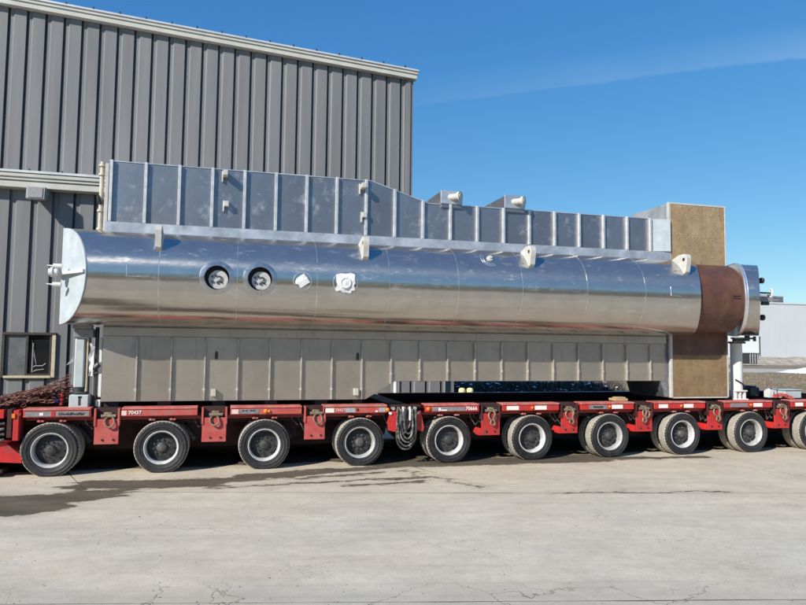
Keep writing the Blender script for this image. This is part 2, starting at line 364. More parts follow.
# ------------------------------------------------------------------ helpers
WORLD = {}
def wloc(o): return WORLD.get(o.name, Vector((0, 0, 0))) if o else Vector((0, 0, 0))
class MB:
    def __init__(s): s.v, s.f, s.mi, s.sm = [], [], [], []
    def add(s, verts, faces, mi=0, smooth=False):
        b = len(s.v); s.v += [tuple(v) for v in verts]
        for f in faces: s.f.append([b + i for i in f]); s.mi.append(mi); s.sm.append(smooth)
        return s
    def box(s, x0, x1, y0, y1, z0, z1, mi=0, c=0.0):
        if c <= 0:
            v = [(x, y, z) for x in (x0, x1) for y in (y0, y1) for z in (z0, z1)]
            return s.add(v, [(0, 1, 3, 2), (4, 6, 7, 5), (0, 4, 5, 1), (2, 3, 7, 6), (0, 2, 6, 4), (1, 5, 7, 3)], mi)
        bm = bmesh.new(); bmesh.ops.create_cube(bm, size=1)
        for w in bm.verts: w.co = Vector(((x0 + x1) / 2 + w.co.x * (x1 - x0), (y0 + y1) / 2 + w.co.y * (y1 - y0), (z0 + z1) / 2 + w.co.z * (z1 - z0)))
        bmesh.ops.bevel(bm, geom=bm.edges[:], offset=c, segments=1, affect='EDGES', profile=.5)
        s.bm(bm, mi); return s
    def bm(s, bm, mi=0, smooth=False):
        bm.verts.index_update()
        s.add([v.co.copy() for v in bm.verts], [[v.index for v in f.verts] for f in bm.faces], mi, smooth); bm.free(); return s
    def prism(s, poly, axis, a, b, mi=0):
        """poly of 2D points extruded from a to b along axis: 'y' -> (x,z), 'x' -> (y,z), 'z' -> (x,y)"""
        def mk(p, t): return {'y': (p[0], t, p[1]), 'x': (t, p[0], p[1]), 'z': (p[0], p[1], t)}[axis]
        n = len(poly); v = [mk(p, a) for p in poly] + [mk(p, b) for p in poly]
        fs = [tuple(range(n))[::-1], tuple(range(n, 2 * n))] + [(i, (i + 1) % n, n + (i + 1) % n, n + i) for i in range(n)]
        bm = bmesh.new(); bv = [bm.verts.new(p) for p in v]
        for f in fs: bm.faces.new([bv[i] for i in f])
        bmesh.ops.recalc_face_normals(bm, faces=bm.faces[:]); return s.bm(bm, mi)
    def tube(s, pts, r, n=8, mi=0, caps=True, closed=False):
        pts = [Vector(p) for p in pts]; m = len(pts); rings = []
        up = None
        for i, p in enumerate(pts):
            if closed: t = pts[(i + 1) % m] - pts[i - 1]
            else: t = pts[min(i + 1, m - 1)] - pts[max(i - 1, 0)]
            t.normalize()
            if up is None:
                up = Vector((0, 0, 1)) if abs(t.z) < .9 else Vector((1, 0, 0))
            a = t.cross(up)
            if a.length < 1e-5: a = t.orthogonal()
            a.normalize(); bb = a.cross(t); up = bb
            rr = r[i] if isinstance(r, (list, tuple)) else r
            rings.append([p + rr * (math.cos(2 * math.pi * k / n) * a + math.sin(2 * math.pi * k / n) * bb) for k in range(n)])
        v = [q for R_ in rings for q in R_]; fs = []
        for i in range(m if closed else m - 1):
            j = (i + 1) % m
            for k in range(n): fs.append((i * n + k, i * n + (k + 1) % n, j * n + (k + 1) % n, j * n + k))
        s.add(v, fs, mi, True)
        if caps and not closed:
            s.add(rings[0], [tuple(range(n))[::-1]], mi); s.add(rings[-1], [tuple(range(n))], mi)
        return s
    def lathe(s, prof, c, axis, n=24, mi=0, smooth=True, a0=0, a1=2 * math.pi):
        """prof: (r, t) pairs, t along axis direction"""
        ax = Vector(axis).normalized(); a = ax.orthogonal().normalized(); b = ax.cross(a); c = Vector(c); v = []; fs = []
        for r, t in prof:
            for k in range(n):
                th = a0 + (a1 - a0) * k / n
                v.append(c + ax * t + r * (math.cos(th) * a + math.sin(th) * b))
        for i in range(len(prof) - 1):
            for k in range(n): fs.append((i * n + k, i * n + (k + 1) % n, (i + 1) * n + (k + 1) % n, (i + 1) * n + k))
        s.add(v, fs, mi, smooth); return s
    def cyl(s, p0, p1, r, n=16, mi=0): return s.tube([p0, p1], r, n, mi)
    def build(s, name, mats, parent=None, label=None, cat=None, group=None, kind=None, loc=None, recalc=False):
        me = bpy.data.meshes.new(name)
        off = wloc(parent) if loc is None else Vector(loc)
        me.from_pydata([Vector(v) - off for v in s.v], [], s.f)
        if not isinstance(mats, (list, tuple)): mats = [mats]
        for mm in mats: me.materials.append(mm)
        me.polygons.foreach_set('material_index', s.mi); me.polygons.foreach_set('use_smooth', s.sm)
        if recalc:
            b = bmesh.new(); b.from_mesh(me); bmesh.ops.remove_doubles(b, verts=b.verts[:], dist=1e-5)
            bmesh.ops.recalc_face_normals(b, faces=b.faces[:]); b.to_mesh(me); b.free()
        if any(s.sm): me.set_sharp_from_angle(angle=rad(38))
        me.update()
        o = bpy.data.objects.new(name, me); COL.objects.link(o)
        if parent: o.parent = parent; o.location = off - wloc(parent)
        else: o.location = off
        WORLD[o.name] = off.copy()
        tag(o, label, cat, group, kind); return o
def tag(o, label=None, cat=None, group=None, kind=None):
    if label: o['label'] = label
    if cat: o['category'] = cat
    if group: o['group'] = group
    if kind: o['kind'] = kind
    return o
def thing(name, loc, label, cat, group=None):
    o = bpy.data.objects.new(name, None); COL.objects.link(o); o.location = loc; o.empty_display_size = .2
    WORLD[o.name] = Vector(loc); return tag(o, label, cat, group)
def share(src, name, parent, loc, rot=(0, 0, 0), scale=(1, 1, 1)):
    """an object that shares src's mesh (loc is in parent space)"""
    o = bpy.data.objects.new(name, src if isinstance(src, bpy.types.Mesh) else src.data)
    COL.objects.link(o); o.parent = parent; o.location = loc; o.rotation_euler = rot; o.scale = scale
    return o
def take_mesh(o):
    me = o.data; bpy.data.objects.remove(o); return me
def cut(o, cutters):
    for c in cutters:
        md = o.modifiers.new("cut", 'BOOLEAN'); md.operation = 'DIFFERENCE'; md.object = c; md.solver = 'EXACT'
    dg = bpy.context.evaluated_depsgraph_get()
    me = bpy.data.meshes.new_from_object(o.evaluated_get(dg)); o.modifiers.clear(); me.set_sharp_from_angle(angle=rad(38)); o.data = me
    for c in cutters: bpy.data.objects.remove(c)
def text_part(name, txt, loc, height, mat, parent, squash=1.0, shear=0.0):
    cu_ = bpy.data.curves.new(name, 'FONT'); cu_.body = txt; cu_.size = height * 1.38; cu_.extrude = .0015; cu_.shear = shear
    cu_.offset = height * .02
    t = bpy.data.objects.new(name, cu_); COL.objects.link(t)
    dg = bpy.context.evaluated_depsgraph_get(); me = bpy.data.meshes.new_from_object(t.evaluated_get(dg))
    bpy.data.objects.remove(t); me.materials.clear(); me.materials.append(mat)
    o = bpy.data.objects.new(name, me); COL.objects.link(o); o.parent = parent
    o.location = Vector(loc) - wloc(parent); o.rotation_euler = (rad(90), 0, 0); o.scale = (squash, 1, 1); return o

# ================================================================== SETTING
# ---- field: one sheet to the horizon, gently uneven
def field():
    xs = [-3000, -600, -150] + [i * 6.0 for i in range(-12, 26)] + [220, 400, 900, 3000]
    ys = [-3000, -600, -150] + [i * 6.0 for i in range(-10, 16)] + [130, 220, 500, 1200, 3000]
    v = [(x, y, -.045) for y in ys for x in xs]; nx = len(xs)
    f = [(j * nx + i, j * nx + i + 1, (j + 1) * nx + i + 1, (j + 1) * nx + i) for j in range(len(ys) - 1) for i in range(nx - 1)]
    MB().add(v, f).build('field', MT['field'], kind='structure')
field()
LX, LY = Vector((.977, -.213)), Vector((-.34, .94))
def slabpt(i, j): # lattice corner
    return Vector((5.42, -.52)) + LX * (5.48 * i) + LY * (4.33 * j)
J0 = (Vector((3.69, -5.67)) - Vector((5.42, -.52))); jb = (LX.x * J0.y - LX.y * J0.x) / .846
FR = jb / 4.33
yb = MB()
pp = [slabpt(i, j + FR) for i, j in ((-6.5, -4.2), (8.5, -4.2), (8.5, 5.2), (-6.5, 5.2))]
yb.add([(p.x, p.y, -.016) for p in pp], [(0, 1, 2, 3)])
yard = yb.build('yard_base', MT['joint'], kind='structure')
def slab_mesh(w, d, seed, n=16):
    bm = bmesh.new(); rr = random.Random(seed); ring = []
    cs = [Vector((0, 0)), LX * w, LX * w + LY * d, LY * d]; ctr = cs[2] / 2
    for a in range(4):
        for t in range(n):
            p = cs[a].lerp(cs[(a + 1) % 4], t / n)
            ring.append(p + (ctr - p).normalized() * (.004 + .007 * rr.random() ** 2 + (.02 if rr.random() < .06 else 0)))
    top = [bm.verts.new((p.x, p.y, 0)) for p in ring]; bot = [bm.verts.new((p.x, p.y, -.014)) for p in ring]
    bm.faces.new(top); N = len(ring)
    for a in range(N): bm.faces.new((bot[a], bot[(a + 1) % N], top[(a + 1) % N], top[a])).material_index = 1
    bmesh.ops.recalc_face_normals(bm, faces=bm.faces[:])
    me = bpy.data.meshes.new('concrete_slab'); bm.to_mesh(me); bm.free()
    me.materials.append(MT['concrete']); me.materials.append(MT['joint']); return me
far_slabs = [slab_mesh(5.48, 4.33, k + 3) for k in range(4)]
near_slab = slab_mesh(5.48 * 4, 4.45, 31, 60); front_slab = slab_mesh(5.48 * 4, 4.33, 32, 60)
def lay(me, i, bofs):
    p = Vector((5.42, -.52)) + LX * (5.48 * i) + LY * bofs
    share(me, 'concrete_slab', yard, (p.x, p.y, random.uniform(-.002, .002)))
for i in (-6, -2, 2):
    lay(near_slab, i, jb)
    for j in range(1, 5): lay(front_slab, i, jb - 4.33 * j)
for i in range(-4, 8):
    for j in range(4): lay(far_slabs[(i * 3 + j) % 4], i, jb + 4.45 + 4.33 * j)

# gravel track and bank at the far side of the field
def strip(name, x0, x1, y0, y1, z, mat, seed, wob=1.2, n=40):
    r = random.Random(seed); v = []; f = []
    for i in range(n + 1):
        x = x0 + (x1 - x0) * i / n
        v += [(x, y0 + r.uniform(-wob, wob), z), (x, y1 + r.uniform(-wob, wob), z)]
    for i in range(n): f.append((2 * i, 2 * i + 2, 2 * i + 3, 2 * i + 1))
    MB().add(v, f).build(name, mat, kind='structure')
strip('gravel_track', 20, 160, 40, 52, -.03, MT['gravel'], 4, 1.0)
strip('asphalt_lot', 8.5, 21, 16.5, 30, -.035, MT['asphalt'], 5, .5)
def bank():
    r = random.Random(2); nx, ny = 120, 8; v = []; f = []
    prof = [0, .28, .75, 1.02, 1.12, 1.08, .75, 0]
    for i in range(nx + 1):
        x = 60 + 130 * i / nx; k = min(1, max(0.0, (x - 70) / 6))
        for j in range(ny): v.append((x + r.uniform(-.3, .3), 70 + j * 1.6 + r.uniform(-.3, .3), -.06 + prof[j] * (k + .0) * r.uniform(.82, 1.12)))
    for i in range(nx):
        for j in range(ny - 1): f.append((i * ny + j, (i + 1) * ny + j, (i + 1) * ny + j + 1, i * ny + j + 1))
    MB().add(v, f, 0, False).build('bank', MT['bankm'], kind='structure')
bank()
def blades(name, mat, spots, kind='stuff', hmin=.08, hmax=.22, w=.05):
    b = MB()
    for x, y, z, n, sp in spots:
        for _ in range(n):
            a = random.uniform(0, 2 * math.pi); px, py = x + random.gauss(0, sp), y + random.gauss(0, sp)
            h = random.uniform(hmin, hmax); lx, ly = random.uniform(-.5, .5) * h, random.uniform(-.5, .5) * h
            ca, sa = math.cos(a) * w / 2, math.sin(a) * w / 2
            b.add([(px - ca, py - sa, z), (px + ca, py + sa, z), (px + lx, py + ly, z + h)], [(0, 1, 2)])
    return b.build(name, mat, kind=kind)
tu = []
for _ in range(1500):
    y = random.uniform(19, 41); x = random.uniform(.62, 1.9) * (y + 10)
    if x < 10 or (x < 21.5 and y < 30.5): continue
    tu.append((x, y, -.05, 7, .35))
tag(blades('dry_grass', MT['straw'], tu, hmin=.03, hmax=.11, w=.09), 'dry brown grass on the open ground beyond the trailer', 'grass')

def pebbles():
    b = MB(); r = random.Random(77)
    for _ in range(900):
        d = r.uniform(.3, 6.5); x = r.uniform(-2.5, 13); y = -d if r.random() < .8 else r.uniform(-.5, -.05)
        if r.random() < .35: x, y = r.gauss(3, 3), -5.6 - .2 * (x - 3.7) + r.gauss(0, .5)
        s_ = r.uniform(.003, .009) * (1.6 if r.random() < .06 else 1); ring = []
        for k in range(5): a = 2 * math.pi * k / 5 + r.uniform(-.3, .3); ring.append((x + s_ * r.uniform(.7, 1.2) * math.cos(a), y + s_ * r.uniform(.7, 1.2) * math.sin(a), 0))
        b.add(ring + [(x + r.uniform(-.3, .3) * s_, y, s_ * r.uniform(.7, 1.1))], [(k, (k + 1) % 5, 5) for k in range(5)])
    b.build('grit', MT['gritm'], label='loose grit and small stones scattered over the concrete yard', cat='grit', kind='stuff')
pebbles()
# ---- far woods behind the photographer (they show only as the dark band mirrored in the metal)
def woods():
    b = MB(); r = random.Random(11)
    for k in range(90):
        x = -75 + 160 * k / 90 + r.uniform(-.7, .7); y = -47 + r.uniform(-5, 4); h = r.uniform(8.5, 12.5)
        b.tube([(x, y, -.1), (x + r.uniform(-.3, .3), y, h * .5), (x + r.uniform(-.6, .6), y, h)], [.22, .15, .04], 5)
        for _ in range(70):
            z = r.uniform(.12, 1.0) * h; s = r.uniform(.5, 1.3); rr = 2.6 * (1.05 - abs(z / h - .45))
            px, py = x + r.gauss(0, rr * .5), y + r.gauss(0, rr * .5)
            d = [Vector((r.uniform(-1, 1), r.uniform(-1, 1), r.uniform(-1, 1))) * s for _ in range(3)]
            b.add([Vector((px, py, z)) + e for e in d], [(0, 1, 2)], 1)
    b.build('far_woods', [MT['bark'], MT['twig']], label='dark bare woods across the road mirrored in the polished drum', cat='woods', kind='stuff')
woods()

# ================================================================== WAREHOUSE
def rake(x): return 9.36 - .0640 * (x - 7.2)      # underside of roof edge at the gable
hall = thing('warehouse', (2, 7, 0), 'tall grey ribbed metal warehouse with sloping roof edge and lower wing, behind the load', 'warehouse')
PW = .4064
def panel_profile(x):
    # raised flat, deep slot shaped to blacken the rib's shadow, valley, rising edge
    return [(x, -.042), (x + .262, -.042), (x + .264, .085), (x + .306, .085), (x + .308, 0), (x + .374, 0), (x + PW, -.042)]
def wall_panel(x, y, z0, ztop, parent, lo=-1e9, hi=1e9):
    pr = panel_profile(x); pts = []
    for (ax, ay), (bx, by) in zip(pr, pr[1:]):
        if bx <= lo or ax >= hi: continue
        f = lambda t: ay + (by - ay) * (t - ax) / (bx - ax)
        a, c = max(ax, lo), min(bx, hi)
        if not pts: pts.append((a, f(a)))
        pts.append((c, f(c)))
    if len(pts) < 2: return
    b = MB(); v = []
    for px, py in pts: v += [(px, y + py, z0), (px, y + py, ztop(px))]
    b.add(v, [(2 * i, 2 * i + 2, 2 * i + 3, 2 * i + 1) for i in range(len(pts) - 1)])
    b.build('wall_panel', MT['wall'], parent, loc=(x, y, z0))
x = 7.02 - PW * 30
while x < 7.0:
    wall_panel(x, 7.0, 5.0, lambda t: rake(t) + .02, hall); x += PW
bw = MB(); bw.prism([(-9, 0), (7.2, 0), (7.2, rake(7.2)), (-9, rake(-9))], 'y', 7.10, 36); bw.build('wall', MT['wall'], hall)
# roof slab, rake trim in three steps, corner trim
rf = MB(); rf.prism([(-9.2, rake(-9.2) + .16), (7.36, rake(7.36) + .16), (7.36, rake(7.36) + .205), (-9.2, rake(-9.2) + .205)], 'y', 6.74, 36.2)
roof = rf.build('roof', MT['roofm'], hall)
for k in range(27):
    xx = 6.95 - k * .61
    sm_ = MB(); sm_.box(xx, xx + .035, 6.735, 36.1, rake(xx) + .200, rake(xx) + .255); sm_.build('roof_seam', MT['darkmetal'] if 0 else MT['brownframe'], roof)
t = MB(); t.prism([(-9.2, rake(-9.2) + .085), (7.34, rake(7.34) + .085), (7.34, rake(7.34) + .158), (-9.2, rake(-9.2) + .158)], 'y', 6.77, 7.0); t.build('rake_trim', MT['trimw'], hall)
t = MB(); t.prism([(-9.2, rake(-9.2) - .04), (7.32, rake(7.32) - .04), (7.32, rake(7.32) + .083), (-9.2, rake(-9.2) + .083)], 'y', 6.80, 6.99); t.build('rake_fascia', MT['trimw'], hall)
t = MB(); t.box(7.03, 7.08, 6.925, 7.05, 5, rake(7.03)); t.box(7.08, 7.17, 6.90, 7.05, 5, rake(7.09)); t.box(7.17, 7.25, 6.93, 7.2, 5, rake(7.2)); t.build('corner_trim', MT['wall'], hall)
# lower wing
for k in range(-21, 24):
    x = -1.50 + PW * k
    if x + PW > 3.0: break
    if x + PW > -2.05 and x < -1.03:
        wall_panel(x, 4.9, 0, lambda t: 1.16, hall); wall_panel(x, 4.9, 2.10, lambda t: 5.1, hall)
        wall_panel(x, 4.9, 1.16, lambda t: 2.10, hall, hi=-2.03); wall_panel(x, 4.9, 1.16, lambda t: 2.10, hall, lo=-1.03)
    else: wall_panel(x, 4.9, 0, lambda t: 5.1, hall)
t = MB(); t.box(-9, -2.05, 5.0, 6.99, 0, 5.1); t.box(-1.00, 3.0, 5.0, 6.99, 0, 5.1); t.box(-2.05, -1.0, 4.93, 6.99, 0, 1.13); t.box(-2.05, -1.0, 4.93, 6.99, 2.12, 5.1)
t.box(-2.05, -1.0, 6.2, 6.99, 1.13, 2.12); t.build('wing_wall', MT['wall'], hall)
t = MB(); t.prism([(4.55, 5.40), (6.96, 5.62), (6.96, 5.67), (4.55, 5.45)], 'x', -9, 3.15); t.build('wing_roof', MT['roofm'], hall)
t = MB(); t.box(-9, 3.12, 4.60, 4.75, 5.245, 5.395, c=.012); t.box(-9, 3.12, 4.57, 4.62, 5.31, 5.395, c=.01); t.box(-9, 3.12, 4.63, 4.93, 5.10, 5.24, c=.01); t.build('eave_trim', MT['trimw'], hall)
for k in range(10):
    xx = -3.5 + .62 * k
    t = MB(); t.cyl((xx, 4.60, 5.44), (xx, 4.60, 5.49), .025, 8); t.build('roof_bolt', MT['darkmetal'], hall)
# window in the lower wing
wf = MB()
wf.box(-2.03, -1.03, 4.80, 4.93, 2.06, 2.115, c=.006); wf.box(-2.03, -1.985, 4.81, 4.93, 1.18, 2.06, c=.006)
win = wf.build('window', MT['brownframe'], hall)
w2 = MB(); w2.box(-1.10, -1.03, 4.80, 4.93, 1.18, 2.06, c=.006); w2.build('window_jamb', MT['beigeframe'], win)
w2 = MB(); w2.box(-1.985, -1.10, 4.79, 4.93, 1.17, 1.22, c=.006); w2.build('window_sill', MT['beigeframe'], win)
w2 = MB(); w2.box(-1.15, -1.10, 4.83, 4.9, 1.222, 2.06); w2.box(-1.60, -1.555, 4.83, 4.9, 1.222, 2.06); w2.box(-1.555, -1.15, 4.83, 4.9, 1.222, 1.26); w2.build('sash', MT['beigeframe'] if 0 else MT['brownframe'], win)
w2 = MB(); w2.box(-1.985, -1.60, 4.86, 4.875, 1.222, 2.06); w2.build('pane', MT['film'], win)
w2 = MB(); w2.box(-1.555, -1.15, 4.895, 4.905, 1.26, 2.06); w2.build('pane', MT['darkpane'], win)
w2 = MB(); w2.tube([(-1.50, 4.89, 1.36), (-1.42, 4.885, 1.42), (-1.28, 4.885, 1.42), (-1.22, 4.89, 1.47)], .013, 6)
w2.tube([(-1.49, 4.89, 1.28), (-1.4, 4.885, 1.33), (-1.25, 4.885, 1.35)], .012, 6); w2.tube([(-1.50, 4.888, 1.95), (-1.40, 4.888, 1.45)], .012, 6); w2.tube([(-1.47, 4.888, 1.3), (-1.47, 4.888, 1.9)], .02, 6)
w2.build('tied_cord', MT['plate'], win)
# wall pack lamp
lamp = thing('wall_light', (-1.53, 4.86, 4.9), 'small grey box wall light under the eave of the warehouse wing', 'wall light')
b = MB(); b.prism([(4.84, 5.02), (4.84, 5.10), (4.62, 5.11), (4.40, 5.09), (4.38, 4.84), (4.50, 4.83)], 'x', -1.62, -1.28); b.build('housing', MT['hvac'], lamp)
b = MB(); b.prism([(4.378, 4.865), (4.396, 5.07), (4.385, 5.07), (4.366, 4.86)], 'x', -1.585, -1.315); b.build('lens', MT['lens'], lamp)
# downpipe and bollards seen through the gap below the load
annex_x = 6.985 - PW * 1 + .02
for k in range(-3, 4):
    x = 6.985 + PW * k - .28
    if x + PW < 8.3 and x > 6.6: wall_panel(x, 6.0, 0, lambda t: 2.55, hall)
t = MB(); t.box(6.72, 8.21, 6.10, 6.99, 0, 2.55); t.build('annex_wall', MT['wall'], hall)
t = MB(); t.prism([(5.88, 2.56), (6.97, 2.72), (6.97, 2.76), (5.88, 2.60)], 'x', 6.66, 8.27); t.build('annex_roof', MT['roofm'], hall)
dp = MB(); dp.tube([(6.58, 5.9, 0), (6.58, 5.9, 1.6), (6.58, 5.9, 2.5)], .05, 10); dp.box(6.52, 6.64, 5.89, 6.02, 1.5, 1.54); dp.build('downpipe', MT['whitepaint'], hall)
for k, xx in enumerate((8.40, 8.62)):
    bb = MB(); bb.lathe([(.09, 0), (.09, .78), (.085, .82), (.06, .85), (0, .86)], (xx, 6.0, 0), (0, 0, 1), 16)
    bb.build('bollard', MT['yellow'], None, label='pale yellow bollard, the %s of two seen under the load past the grey wall' % ('left' if k == 0 else 'right'), cat='bollard', group='bollards beside the warehouse', loc=(xx, 6.0, 0))

# ================================================================== FAR RIGHT
wb = thing('white_warehouse', (86.4, 80, 0), 'long white flat-roofed warehouse in the distance at the right', 'warehouse')
def far_wall():
    n = 44
    for k in range(n):
        x0 = 86.4 + k * 1.1
        b = MB(); b.box(x0 + .012, x0 + 1.088, 80.0, 80.12, 0, 9.75); b.build('wall_panel', MT['whitebld'], wb)
    b = MB(); b.box(86.42, 134.7, 80.1, 130, 0, 9.7); b.build('wall', MT['whitebld'], wb)
    b = MB(); b.box(86.25, 134.9, 79.9, 130.2, 9.76, 10.0); b.build('parapet', MT['whitebld'], wb)
far_wall()
for k, (x0, y0, w, h, lab) in enumerate(((92.2, 86, 1.9, 1.9, 'boxy grey rooftop unit nearest the drum on the white warehouse'), (94.9, 86, 2.6, 1.7, 'grey rooftop unit with slanted hood, right of the boxy one'))):
    ac = thing('rooftop_unit', (x0 + w / 2, y0 + 1, 9.98), lab, 'air conditioner')
    b = MB(); b.box(x0, x0 + w, y0, y0 + 2, 9.99, 9.99 + h, c=.05); b.build('cabinet', MT['hvac'], ac)
    b = MB()
    for j in range(6): b.box(x0 + .15, x0 + w - .15, y0 - .05, y0 - .004, 10.2 + j * .24, 10.32 + j * .24)
    b.build('louvre', MT['darkmetal'], ac)
    b = MB()
    if k == 0: b.prism([(x0 + w, 10.3), (x0 + w + .6, 10.3), (x0 + w + .35, 9.99 + h), (x0 + w, 9.99 + h)], 'y', y0 + .1, y0 + 1.8)
    else: b.prism([(x0 - 1.1, 10.0), (x0 - .05, 10.0), (x0 - .05, 9.99 + h * .8), (x0 - .2, 9.99 + h)], 'y', y0 + .1, y0 + 1.8)
    b.build('hood', MT['darkmetal'], ac)
dm = thing('dumpster', (72.6, 66, 0), 'dark ribbed dumpster in front of the distant white warehouse', 'dumpster')
b = MB(); b.prism([(71.8, .2), (73.2, .2), (73.45, 1.62), (71.6, 1.62)], 'y', 66, 67.5); b.build('body', MT['darkmetal'], dm)
for j in range(4):
    b = MB(); b.box(71.9 + j * .4, 71.98 + j * .4, 65.88, 65.99, .25, 1.6); b.build('rib', MT['hvac'], dm)
b = MB(); b.box(71.55, 73.5, 65.9, 67.6, 1.625, 1.70, c=.02); b.build('lid', MT['darkmetal'], dm)
b = MB(); r = random.Random(5)
def mound(b, x0, x1, y0, y1, h, n=10):
    v = []; f = []
    for i in range(n + 1):
        for j in range(n + 1):
            u, w_ = i / n * 2 - 1, j / n * 2 - 1; k = max(0, 1 - (u * u + w_ * w_)); v.append((x0 + (x1 - x0) * i / n, y0 + (y1 - y0) * j / n, -.06 + h * k ** .7 * r.uniform(.7, 1.15)))
    for i in range(n):
        for j in range(n): f.append((i * (n + 1) + j, (i + 1) * (n + 1) + j, (i + 1) * (n + 1) + j + 1, i * (n + 1) + j + 1))
    b.add(v, f, 0, True)
mound(b, 52.5, 64, 37.5, 43.5, .55); b.build('snow_patch', MT['snow'], label='last flat patch of white snow on the grass at the right', cat='snow', loc=(58, 40, 0))
# shaded brush and old snow beyond the warehouse corner, seen below the load
br = MB(); r = random.Random(21)
for _ in range(5200):
    xx = r.uniform(9.5, 21.0); yy = 17.6 + r.gauss(0, .5) + .12 * (xx - 12); h = r.uniform(.12, .85) * r.uniform(.6, 1)
    a = r.uniform(0, 6.28); w_ = r.uniform(.012, .04); px, py = w_ * math.cos(a), w_ * math.sin(a)
    dx, dy = r.uniform(-.7, .7) * h, r.uniform(-.5, .5) * h
    br.add([(xx - px, yy - py, -.05), (xx + px, yy + py, -.05), (xx + dx, yy + dy, h)], [(0, 1, 2)])
br.build('brush', MT['brush'], label='dark bare brush growing in the shade behind the warehouse corner', cat='brush', kind='stuff')
b = MB(); r = random.Random(8)
for k in range(150):
    x0 = r.uniform(9.5, 20.5); y0 = 17.0 + .12 * (x0 - 12) + r.uniform(-.5, .5); z0 = max(-.02, r.gauss(.22, .16)); s_ = r.uniform(.03, .10)
    b.lathe([(s_, 0), (s_ * .8, s_ * .25), (s_ * .4, s_ * .4), (0, s_ * .45)], (x0, y0, z0), (r.uniform(-.3, .3), r.uniform(-.3, .3), 1), 6)
b.build('snow_crusts', MT['snow'], label='scattered crusts of old snow caught in the dark brush', cat='snow', kind='stuff')

# ================================================================== TRAILER
# wheel meshes, local origin at the hub on the outer face plane; axis along +Y into the trailer
def wheel_meshes():
    R = .388; T = .205
    prof = [(.245, .012), (.256, -.002), (.266, -.006), (.270, -.003), (.300, -.011), (.304, -.015), (.309, -.015), (.312, -.011), (.345, -.010), (.350, -.013), (.356, -.010), (.368, .004), (.380, .020)]
    tr = [(.380, .020), (.388, .030), (.388, .062), (.378, .065), (.378, .071), (.388, .074), (.388, .100), (.378, .103), (.378, .109), (.388, .112), (.388, .138), (.378, .141), (.378, .147), (.388, .150), (.388, .178), (.380, .188)]
    bk = [(.380, .188), (.35, T), (.28, T), (.245, T - .012)]
    def squash(b): b.v = [(x, y, max(z, -.3695)) for x, y, z in b.v]
    ty = MB(); ty.lathe(prof, (0, 0, 0), (0, 1, 0), 56, 0); ty.lathe(tr, (0, 0, 0), (0, 1, 0), 56, 1); ty.lathe(bk, (0, 0, 0), (0, 1, 0), 56, 0); squash(ty)
    for k in range(44):
        a = 2 * math.pi * k / 44; c = Vector((math.cos(a) * .379, .022, math.sin(a) * .379)); t_ = Vector((-math.sin(a), 0, math.cos(a))); o_ = Vector((math.cos(a), 0, math.sin(a)))
        ty.add([c + t_ * u + o_ * w_ + Vector((0, y_, 0)) for u in (-.010, .010) for w_, y_ in ((-.008, -.013), (.0085, .006), (.0085, .03), (-.008, .03))], [(0, 1, 5, 4), (1, 2, 6, 5), (0, 4, 7, 3), (0, 3, 2, 1), (4, 5, 6, 7)], 1)
    squash(ty)
    tyre = take_mesh(ty.build('tyre', [MT['rubber'], MT['tread']], loc=(0, 0, 0)))
    rm = MB(); rm.lathe([(.246, .030), (.250, .006), (.246, -.003), (.239, -.004), (.233, .004), (.228, .016), (.222, .022), (.217, .04), (.214, .16), (.22, .19)], (0, 0, 0), (0, 1, 0), 48, 0)
    rim = take_mesh(rm.build('rim', MT['rim'], loc=(0, 0, 0)))
    # outer disc: dished with ten hand holes round the rim
    dc = MB(); n = 40; rings = [(.214, .128), (.195, .122), (.160, .106), (.125, .086), (.100, .080), (.075, .078), (0, .078)]
    dc.lathe(rings, (0, 0, 0), (0, 1, 0), n, 0)
    disc = take_mesh(dc.build('wheel', [MT['disc']], loc=(0, 0, 0)))
    hh = MB()
    for k in range(10):
        a = 2 * math.pi * (k + .5) / 10; c = (math.cos(a) * .175, .108, math.sin(a) * .175)
        hh.lathe([(0, -.001), (.017, -.001), (.019, .006)], c, (0, 1, 0), 10, 0, False)
    holes = take_mesh(hh.build('hand_hole', MT['blacksign'], loc=(0, 0, 0)))
    hb = MB(); hb.lathe([(.068, .079), (.066, .03), (.058, .015), (.045, .010), (.043, .004), (.018, .002), (.016, -.004), (0, -.004)], (0, 0, 0), (0, 1, 0), 20, 0)
    for k in range(10):
        a = 2 * math.pi * k / 10; c = (math.cos(a) * .115, .055, math.sin(a) * .115)
        hb.lathe([(0, 0), (.011, 0), (.012, .03), (.016, .032)], c, (0, 1, 0), 6, 0, False)
    hub = take_mesh(hb.build('hub', MT['hubm'], loc=(0, 0, 0)))
    return tyre, rim, disc, holes, hub
TYRE, RIM, DISC, HOLES, HUB = wheel_meshes()
def add_wheel(parent, x, y, turn=0, flip=False, detail=True):
    w = share(DISC, 'wheel', parent, Vector((x, y, .3695)) - wloc(parent), (0, 0, math.pi if flip else turn))
    a = random.uniform(0, 6.28)
    share(TYRE, 'tyre', w, (0, 0, 0)); share(RIM, 'rim', w, (0, 0, 0), (0, a, 0))
    if detail:
        share(HUB, 'hub', w, (0, 0, 0), (0, a, 0)); tag(share(HOLES, 'hand_hole', w, (0, 0, 0), (0, a, 0)), kind='stuff')
    return w

